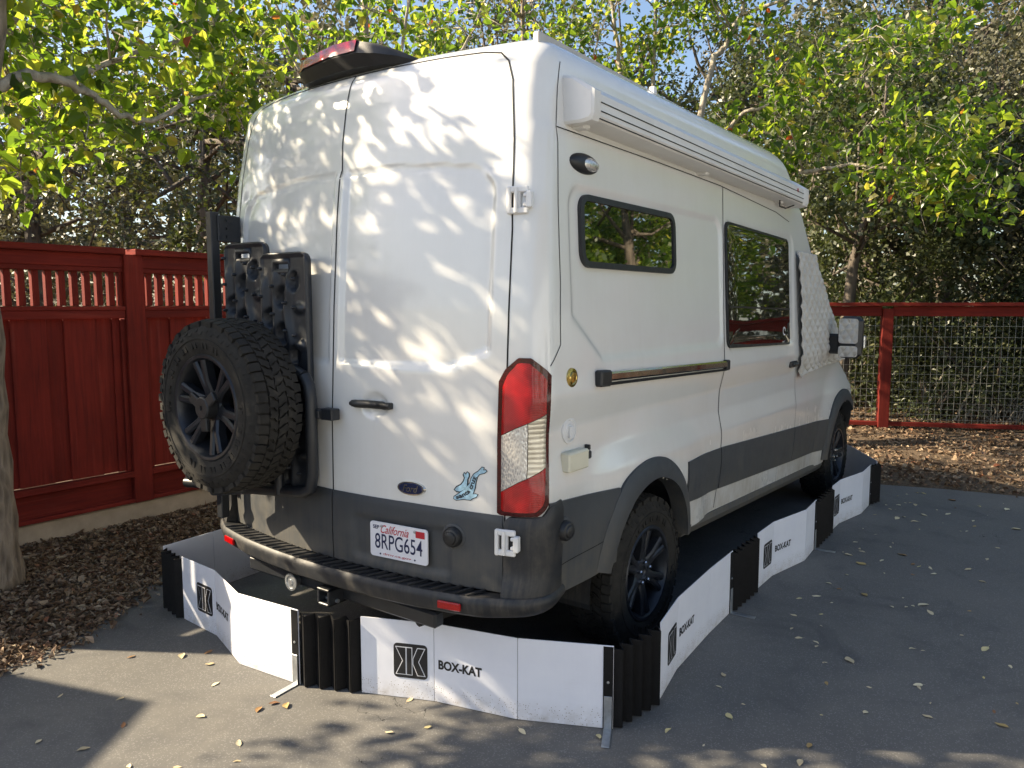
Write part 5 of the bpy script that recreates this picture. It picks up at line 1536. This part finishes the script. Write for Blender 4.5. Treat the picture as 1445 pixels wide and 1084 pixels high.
def ell_pts(c, R3, n, r_, shell=.35):
    q = r_.normal(size=(n, 3)); q /= np.linalg.norm(q, axis=1, keepdims=True); q *= (shell + (1 - shell) * r_.random((n, 1)) ** .5)
    return np.array(c) + q * np.array(R3)

r1 = np.random.default_rng(11)
# the near tree by the mulch bed
st1 = [([(-.535, 2.45, 0), (-.525, 2.43, .6), (-.525, 2.42, 1.3), (-.55, 2.36, 2.1), (-.52, 2.22, 2.8), (-.44, 2.08, 3.6), (-.38, 2.0, 4.6)], .150, .05),
       ([(-.52, 2.22, 2.82), (-.30, 2.13, 2.98), (-.14, 2.11, 2.99), (.07, 2.15, 2.95), (.20, 2.13, 2.86), (.43, 2.15, 2.88), (.69, 2.17, 3.05), (.94, 2.19, 3.17)], .034, .008),
       ([(-.12, 2.11, 2.985), (.10, 2.14, 3.12), (.44, 2.22, 3.32), (.89, 2.16, 3.56), (1.12, 2.22, 3.77)], .020, .007),
       ([(-.58, 2.35, 2.3), (-.95, 2.45, 2.9), (-1.35, 2.45, 3.4), (-1.8, 2.5, 4.0)], .06, .015),
       ([(-.60, 2.40, 2.2), (-1.3, 2.8, 2.8), (-2.1, 3.15, 3.15), (-2.9, 3.4, 3.35)], .04, .010),
       ([(-.55, 2.30, 2.5), (-.9, 1.9, 3.1), (-1.25, 1.5, 3.6), (-1.5, 1.1, 4.0)], .045, .012),
       ([(-.50, 2.2, 2.9), (-.35, 2.7, 3.3), (-.1, 3.3, 3.8), (.2, 3.9, 4.2)], .045, .012)]
cl1 = list(ell_pts((.2, 2.55, 3.55), (1.25, .95, .75), 50, r1)) + list(ell_pts((-.15, 2.6, 2.85), (.45, .6, .40), 9, r1)) + list(ell_pts((-1.25, 2.15, 3.40), (.95, 1.0, .90), 50, r1)) + list(ell_pts((-1.9, 2.9, 4.0), (.8, .9, .7), 26, r1)) + list(ell_pts((.75, 3.6, 3.7), (1.1, .9, .8), 28, r1)) + list(ell_pts((-1.35, 1.85, 2.5), (.75, .6, .28), 8, r1)) + list(ell_pts((-2.75, 3.35, 3.3), (.42, .40, .25), 9, r1))
pear_tree('pear_tree', 'broadleaf tree with rough trunk standing in the mulch before the board fence', st1, cl1, 21, leaf=.090, per=44)
# trees of the same row, farther along the fence side of the van
def row_tree(base, h, R3, n, seed, label, extra=(), per=46, leaf=.065, spread=.26, cz=None, fork=1.6):
    r_ = np.random.default_rng(seed); bx_, by_ = base
    stems = [([(bx_, by_, 0), (bx_ + .03, by_, fork * .5), (bx_, by_ + .03, fork), (bx_ + .02, by_, fork + .9), (bx_, by_ + .05, h - .6)], .11, .02)]
    for k in range(6):
        a = k / 6 * 6.283 + r_.uniform(-.3, .3); ln = r_.uniform(.55, .85)
        stems.append(([(bx_, by_, fork + .1 * k), (bx_ + math.cos(a) * R3[0] * .25, by_ + math.sin(a) * R3[1] * .25, fork + .1 * k + .7), (bx_ + math.cos(a) * R3[0] * .5 * ln, by_ + math.sin(a) * R3[1] * .5 * ln, fork + .1 * k + 1.5), (bx_ + math.cos(a) * R3[0] * ln, by_ + math.sin(a) * R3[1] * ln, min(h - .3, fork + .2 * k + 2.2))], .04, .008))
    for e in extra: stems.append(e)
    cl = list(ell_pts((bx_, by_, cz or (h + fork) / 2 + .5), R3, n, r_))
    return stems, cl
st, cl = row_tree((2.9, 2.75), 5.6, (1.7, 1.3, 1.35), 74, 31, '', cz=4.2)
pear_tree('pear_tree', 'broadleaf tree rising behind the brake light end of the van roof', st, cl, 32)
st, cl = row_tree((5.6, 2.9), 6.6, (1.8, 1.5, 1.7), 62, 33, '', cz=5.0)
pear_tree('pear_tree', 'broadleaf tree rising behind the middle of the van roof', st, cl, 34)
ex = [([(6.30, 1.25, 1.4), (6.37, 1.08, 3.35), (6.48, 1.03, 3.93), (6.64, .92, 4.61), (6.71, .85, 4.71), (6.84, .72, 5.06), (7.0, .56, 5.6)], .050, .02),
      ([(6.36, 1.15, 2.6), (6.5, .92, 3.47), (6.55, .72, 3.70), (6.54, .58, 3.85), (6.52, .28, 3.91), (6.55, -.24, 4.05), (6.48, -.6, 4.41)], .035, .010),
      ([(6.35, 1.1, 2.4), (6.35, .2, 3.06), (6.5, .01, 3.16), (6.41, -.38, 3.14), (6.37, -.67, 3.15), (6.3, -1.28, 3.04), (6.22, -1.9, 2.72)], .036, .008),
      ([(6.84, .72, 5.06), (6.72, -.2, 5.15), (6.55, -1.1, 5.0), (6.35, -1.9, 4.95), (6.2, -2.7, 4.8)], .022, .006),
      ([(6.3, 1.3, 1.5), (7.0, 1.9, 3.0), (7.11, 1.94, 4.35), (7.25, 2.0, 5.9)], .05, .02),
      ([(6.25, 1.3, 1.5), (6.7, 2.1, 3.4), (6.89, 2.3, 4.67), (6.9, 2.35, 5.0), (6.9, 2.49, 5.9)], .045, .02)]
st = [([(6.28, 1.32, 0), (6.30, 1.30, .8), (6.30, 1.28, 1.6), (6.5, 1.5, 2.6), (6.8, 1.9, 3.6)], .13, .05)] + ex
r1 = np.random.default_rng(12)
cl = list(ell_pts((6.4, -.55, 4.30), (.55, 1.0, .55), 18, r1)) + list(ell_pts((6.35, -.2, 3.45), (.5, .7, .35), 9, r1)) + list(ell_pts((6.25, -1.35, 3.25), (.45, .85, .38), 19, r1)) + list(ell_pts((6.2, -1.75, 2.78), (.35, .45, .22), 10, r1)) + list(ell_pts((6.6, 1.1, 5.4), (.8, .9, .6), 22, r1)) + list(ell_pts((6.3, -1.9, 4.9), (.5, 1.1, .5), 16, r1)) + list(ell_pts((6.7, .7, 3.5), (.5, .5, .4), 9, r1)) + list(ell_pts((7.0, 2.2, 5.4), (.9, .9, .8), 18, r1)) + list(ell_pts((7.3, 2.7, 3.9), (1.3, 1.0, .8), 26, r1))
pear_tree('pear_tree', 'broadleaf tree with bare pale stems reaching over the wire fence', st, cl, 35, leaf=.088, per=46)

# ---- oaks and brush behind the fences
def oak_tree(label, base, h, R3, cz, nleaf, seed, leaf=.075, mat='leaf_oak', trunk=.16, nb=26, lean=(0, 0)):
    r_ = np.random.default_rng(seed); bx_, by_ = base
    root = empty('oak_tree', (bx_, by_, 0), 0, label, 'tree', 'oaks behind the fences')
    inv = Matrix.Translation((-bx_, -by_, 0)); c0 = np.array((bx_ + lean[0], by_ + lean[1], cz))
    t_ = MB(); P = [(bx_, by_, -.05), (bx_ + lean[0] * .2 + .05, by_ + lean[1] * .2, h * .2), (bx_ + lean[0] * .5, by_ + lean[1] * .5 + .1, h * .42), (bx_ + lean[0] * .9, by_ + lean[1] * .9, h * .72)]
    t_.tube(P, [trunk * 1.35, trunk, trunk * .75, trunk * .3], 10); o = t_.build('trunk', MAT['bark_oak'], root, True); o.matrix_parent_inverse = inv
    cl = ell_pts(c0, R3, nb, r_, .45); t_ = MB()
    for k, c in enumerate(cl):
        a = np.array(P[2] if k % 2 else P[1]) if c[2] < h * .5 else np.array(P[2]) + (np.array(P[3]) - np.array(P[2])) * r_.random()
        m_ = (a + c) / 2 + r_.normal(size=3) * .25; t_.tube([a, m_, c], [trunk * .32, trunk * .18, .012], 5)
    o = t_.build('limbs', MAT['bark_oak'], root, True); o.matrix_parent_inverse = inv
    w_ = r_.dirichlet(np.ones(nb) * 4); C_ = []
    for c, ww in zip(cl, w_):
        n = int(nleaf * ww); rad_ = np.array(R3) * r_.uniform(.30, .46)
        q = r_.normal(size=(n, 3)); q /= np.linalg.norm(q, axis=1, keepdims=True); q *= r_.random((n, 1)) ** .45
        # leaves gather in sprays
        sp = r_.integers(0, max(2, n // 22), n); ctr = r_.normal(size=(max(2, n // 22), 3)); ctr /= np.linalg.norm(ctr, axis=1, keepdims=True); ctr *= r_.random((len(ctr), 1)) ** .4
        C_.append(c + (ctr[sp] * .95 + r_.normal(size=(n, 3)) * .12) * rad_)
    C_ = np.concatenate(C_); C_ = C_[C_[:, 2] > .1]
    n = len(C_); nv_ = r_.normal(size=(n, 3)); nv_[:, 2] = np.abs(nv_[:, 2]) + .1; nv_ /= np.linalg.norm(nv_, axis=1, keepdims=True)
    a = r_.normal(size=(n, 3)); a -= nv_ * np.sum(a * nv_, 1, keepdims=True); a /= np.linalg.norm(a, axis=1, keepdims=True); b = np.cross(nv_, a)
    L = (leaf * r_.uniform(.6, 1.35, n))[:, None]
    V = np.stack([C_ - a * L * .5, C_ + b * L * .28, C_ + a * L * .5, C_ - b * L * .28], 1).reshape(-1, 3)
    o = leaf_mesh('crown', V, np.arange(4 * n).reshape(-1, 4), n, 4, MAT[mat], root, rv=np.clip(r_.beta(2, 2.4, n), 0, 1)); o.matrix_parent_inverse = inv
    return root
CX, CY = -2.3138, -2.651
def polar(px, dist):      # ground point seen at a bearing (bearing given as photo column) and range
    a = _yaw - math.atan((px - 722.5) / 1090.46); return (CX + dist * math.cos(a), CY + dist * math.sin(a))
oaks = [
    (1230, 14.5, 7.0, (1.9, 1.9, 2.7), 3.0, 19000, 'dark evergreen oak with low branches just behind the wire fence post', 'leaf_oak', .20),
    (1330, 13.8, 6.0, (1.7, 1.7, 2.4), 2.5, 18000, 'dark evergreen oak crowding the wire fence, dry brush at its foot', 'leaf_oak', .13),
    (1430, 15.0, 7.5, (2.2, 2.0, 2.9), 3.0, 19000, 'grey-green oak overhanging the right end of the wire fence', 'leaf_dusty_haze', .2),
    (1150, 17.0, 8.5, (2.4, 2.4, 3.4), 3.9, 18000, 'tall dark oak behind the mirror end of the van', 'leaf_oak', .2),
    (1290, 20, 11.0, (3.0, 3.0, 3.4), 6.6, 16000, 'tall sunlit grey-green oak above the wire fence', 'leaf_dusty_haze', .25),
    (1440, 22, 12.0, (3.4, 3.2, 3.8), 7.4, 16000, 'tallest hazy oak towering over the wire fence end', 'leaf_dusty_haze', .3),
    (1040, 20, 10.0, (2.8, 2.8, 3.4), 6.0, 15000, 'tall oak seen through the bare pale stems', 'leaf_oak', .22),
    (900, 21, 11.5, (2.8, 2.8, 3.6), 7.0, 12000, 'thin tall oak above the awning', 'leaf_dusty_haze', .2),
    (700, 20, 11.0, (2.8, 2.8, 3.4), 7.0, 11000, 'sparse tall oak beyond the rear doors', 'leaf_dusty_haze', .2),
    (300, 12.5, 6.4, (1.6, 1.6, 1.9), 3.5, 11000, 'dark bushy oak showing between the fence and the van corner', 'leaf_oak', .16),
    (190, 16.5, 7.0, (2.3, 2.2, 2.2), 3.7, 12000, 'grey-green oak directly above the board fence slats', 'leaf_dusty_haze', .16),
    (60, 14.5, 6.6, (2.0, 2.0, 2.1), 3.6, 11000, 'brownish oak behind the near bay of the board fence', 'leaf_dusty_haze', .16),
    (420, 21, 11.0, (2.8, 2.8, 3.4), 6.4, 11000, 'tall hazy oak behind the spare wheel side of the van', 'leaf_dusty_haze', .2),
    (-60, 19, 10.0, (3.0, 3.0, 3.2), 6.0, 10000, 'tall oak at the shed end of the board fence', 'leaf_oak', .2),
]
for i, (px, ds_, h, R3, cz, nl, lab, mat, tr) in enumerate(oaks):
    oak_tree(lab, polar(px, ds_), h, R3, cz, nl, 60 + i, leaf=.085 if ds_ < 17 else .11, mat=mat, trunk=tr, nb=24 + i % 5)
# oaks to the side of the driveway, outside the picture but mirrored in the van's flank
for i, (x, y, h, R3, cz, lab) in enumerate(((11.5, -6.5, 6.5, (2.0, 2.0, 2.2), 3.6, 'round oak behind the garden arbour'), (9.5, -10, 7.5, (2.6, 2.6, 2.6), 4.2, 'wide oak across the driveway from the sliding door'), (4.5, -12.5, 8, (3, 2.6, 2.8), 4.4, 'wide oak across the driveway from the rear wheel'), (15, -7, 9, (3, 3, 3.2), 5.2, 'tall oak far behind the garden arbour'))):
    oak_tree(lab, (x, y), h, R3, cz, 13000, 90 + i, leaf=.13, mat='leaf_pear')
# far wood that reads as one mass
r_ = np.random.default_rng(77); n = 26000
a = _yaw + rad(48) - r_.random(n) * rad(110); d = r_.uniform(27, 38, n); zt = 9.5 + 2.2 * np.sin(a * 9) + 1.2 * np.sin(a * 23 + 1)
C_ = np.stack([CX + d * np.cos(a), CY + d * np.sin(a), r_.random(n) ** .8 * zt], 1) + r_.normal(size=(n, 3)) * .3
V, Q = leaf_arrays(C_, .42, None, aspect=.7, r=r_)
o = leaf_mesh('far_wood', V, Q, n, 6, MAT['leaf_dusty_haze']); tag(o, 'hazy far wood closing the view behind all the oaks', 'wood', kind='stuff')
# dry brush and leaning sticks behind the wire fence
for i, (d, of) in enumerate(((.75, .9), (.95, 1.0), (1.15, .85), (1.35, 1.1), (.6, 1.2))):
    p = along_f(d, .06, of); mb = MB(); q = along_f(d + .35 + .1 * i, .75 + .12 * (i % 3), of + .3)
    mb.tube([p, (p + q) / 2 + Vector((0, 0, .05)), q], [.018, .014, .008], 6); o = mb.build('leaning_stick', MAT['dry_stick']); tag(o, 'bare pale stick leaning behind the wire fence post', 'stick', 'dry sticks behind the wire fence')
mb = MB(); r2 = random.Random(3)
for k in range(160):
    c = along_f(2.2 + r2.gauss(0, .4), .06, 1.2 + r2.gauss(0, .25)); h = r2.uniform(.2, .5); e = c + Vector((r2.gauss(0, .2), r2.gauss(0, .2), h))
    mb.tube([c, (c + e) / 2 + Vector((r2.gauss(0, .04), r2.gauss(0, .04), .06)), e], [.006, .005, .003], 4)
o = mb.build('dry_brush', MAT['dry_stick']); tag(o, 'heap of dry grey brush behind the wire fence', 'brush', kind='stuff')
p = along_f(-.45, 0, 1.0)
oak_tree('oak with a slim grey trunk leaning behind the wire fence post', (p.x, p.y), 5.5, (1.3, 1.3, 1.7), 3.4, 10000, 121, leaf=.085, trunk=.10, nb=18, lean=(.5, -.5))
# low shrubs filling the gap under the oaks
for i, (px, ds_, h, rx) in enumerate(((1195, 13.6, 1.9, 1.0), (1275, 14.6, 1.7, 1.1), (1350, 15.4, 2.0, 1.2), (1410, 13.2, 1.8, 1.0), (1455, 14.0, 2.2, 1.2), (1120, 16, 2.2, 1.3), (1310, 12.6, .9, .6))):
    bx_, by_ = polar(px, ds_); r_ = np.random.default_rng(140 + i)
    lab_ = ('dense dark shrub seen through the wire mesh beside the door mirror', 'low dark shrub behind the leaning sticks', 'tall dense shrub standing behind the dry brush heap', 'dark shrub close behind the wire mesh past the brush heap', 'tallest dark shrub at the far end of the wire mesh', 'dark shrub hidden mostly by the cab of the van', 'small low shrub close behind the wire fence')[i]
    root = empty('evergreen_shrub', (bx_, by_, 0), 0, lab_, 'shrub', 'shrubs behind the wire fence')
    inv = Matrix.Translation((-bx_, -by_, 0)); t_ = MB()
    for k in range(7): q = (bx_ + r_.normal() * rx * .5, by_ + r_.normal() * rx * .5, h * r_.uniform(.5, .9)); t_.tube([(bx_ + r_.normal() * .05, by_ + r_.normal() * .05, -.02), ((bx_ + q[0]) / 2, (by_ + q[1]) / 2, q[2] * .6), q], [.03, .02, .006], 5)
    o = t_.build('stem', MAT['bark_oak'], root, True); o.matrix_parent_inverse = inv
    n = 3800 if h > 1 else 900; ctr = ell_pts((bx_, by_, h * .5), (rx, rx, h * .52), 60, r_, .2); C_ = ctr[r_.integers(0, 60, n)] + r_.normal(size=(n, 3)) * .16; C_ = C_[C_[:, 2] > .06]; n = len(C_)
    V, Q = leaf_arrays(C_, .075, None, aspect=.55, r=r_); o = leaf_mesh('foliage', V, Q, n, 6, MAT['leaf_oak'], root, rv=np.clip(r_.beta(2, 2.0, n), 0, 1)); o.matrix_parent_inverse = inv
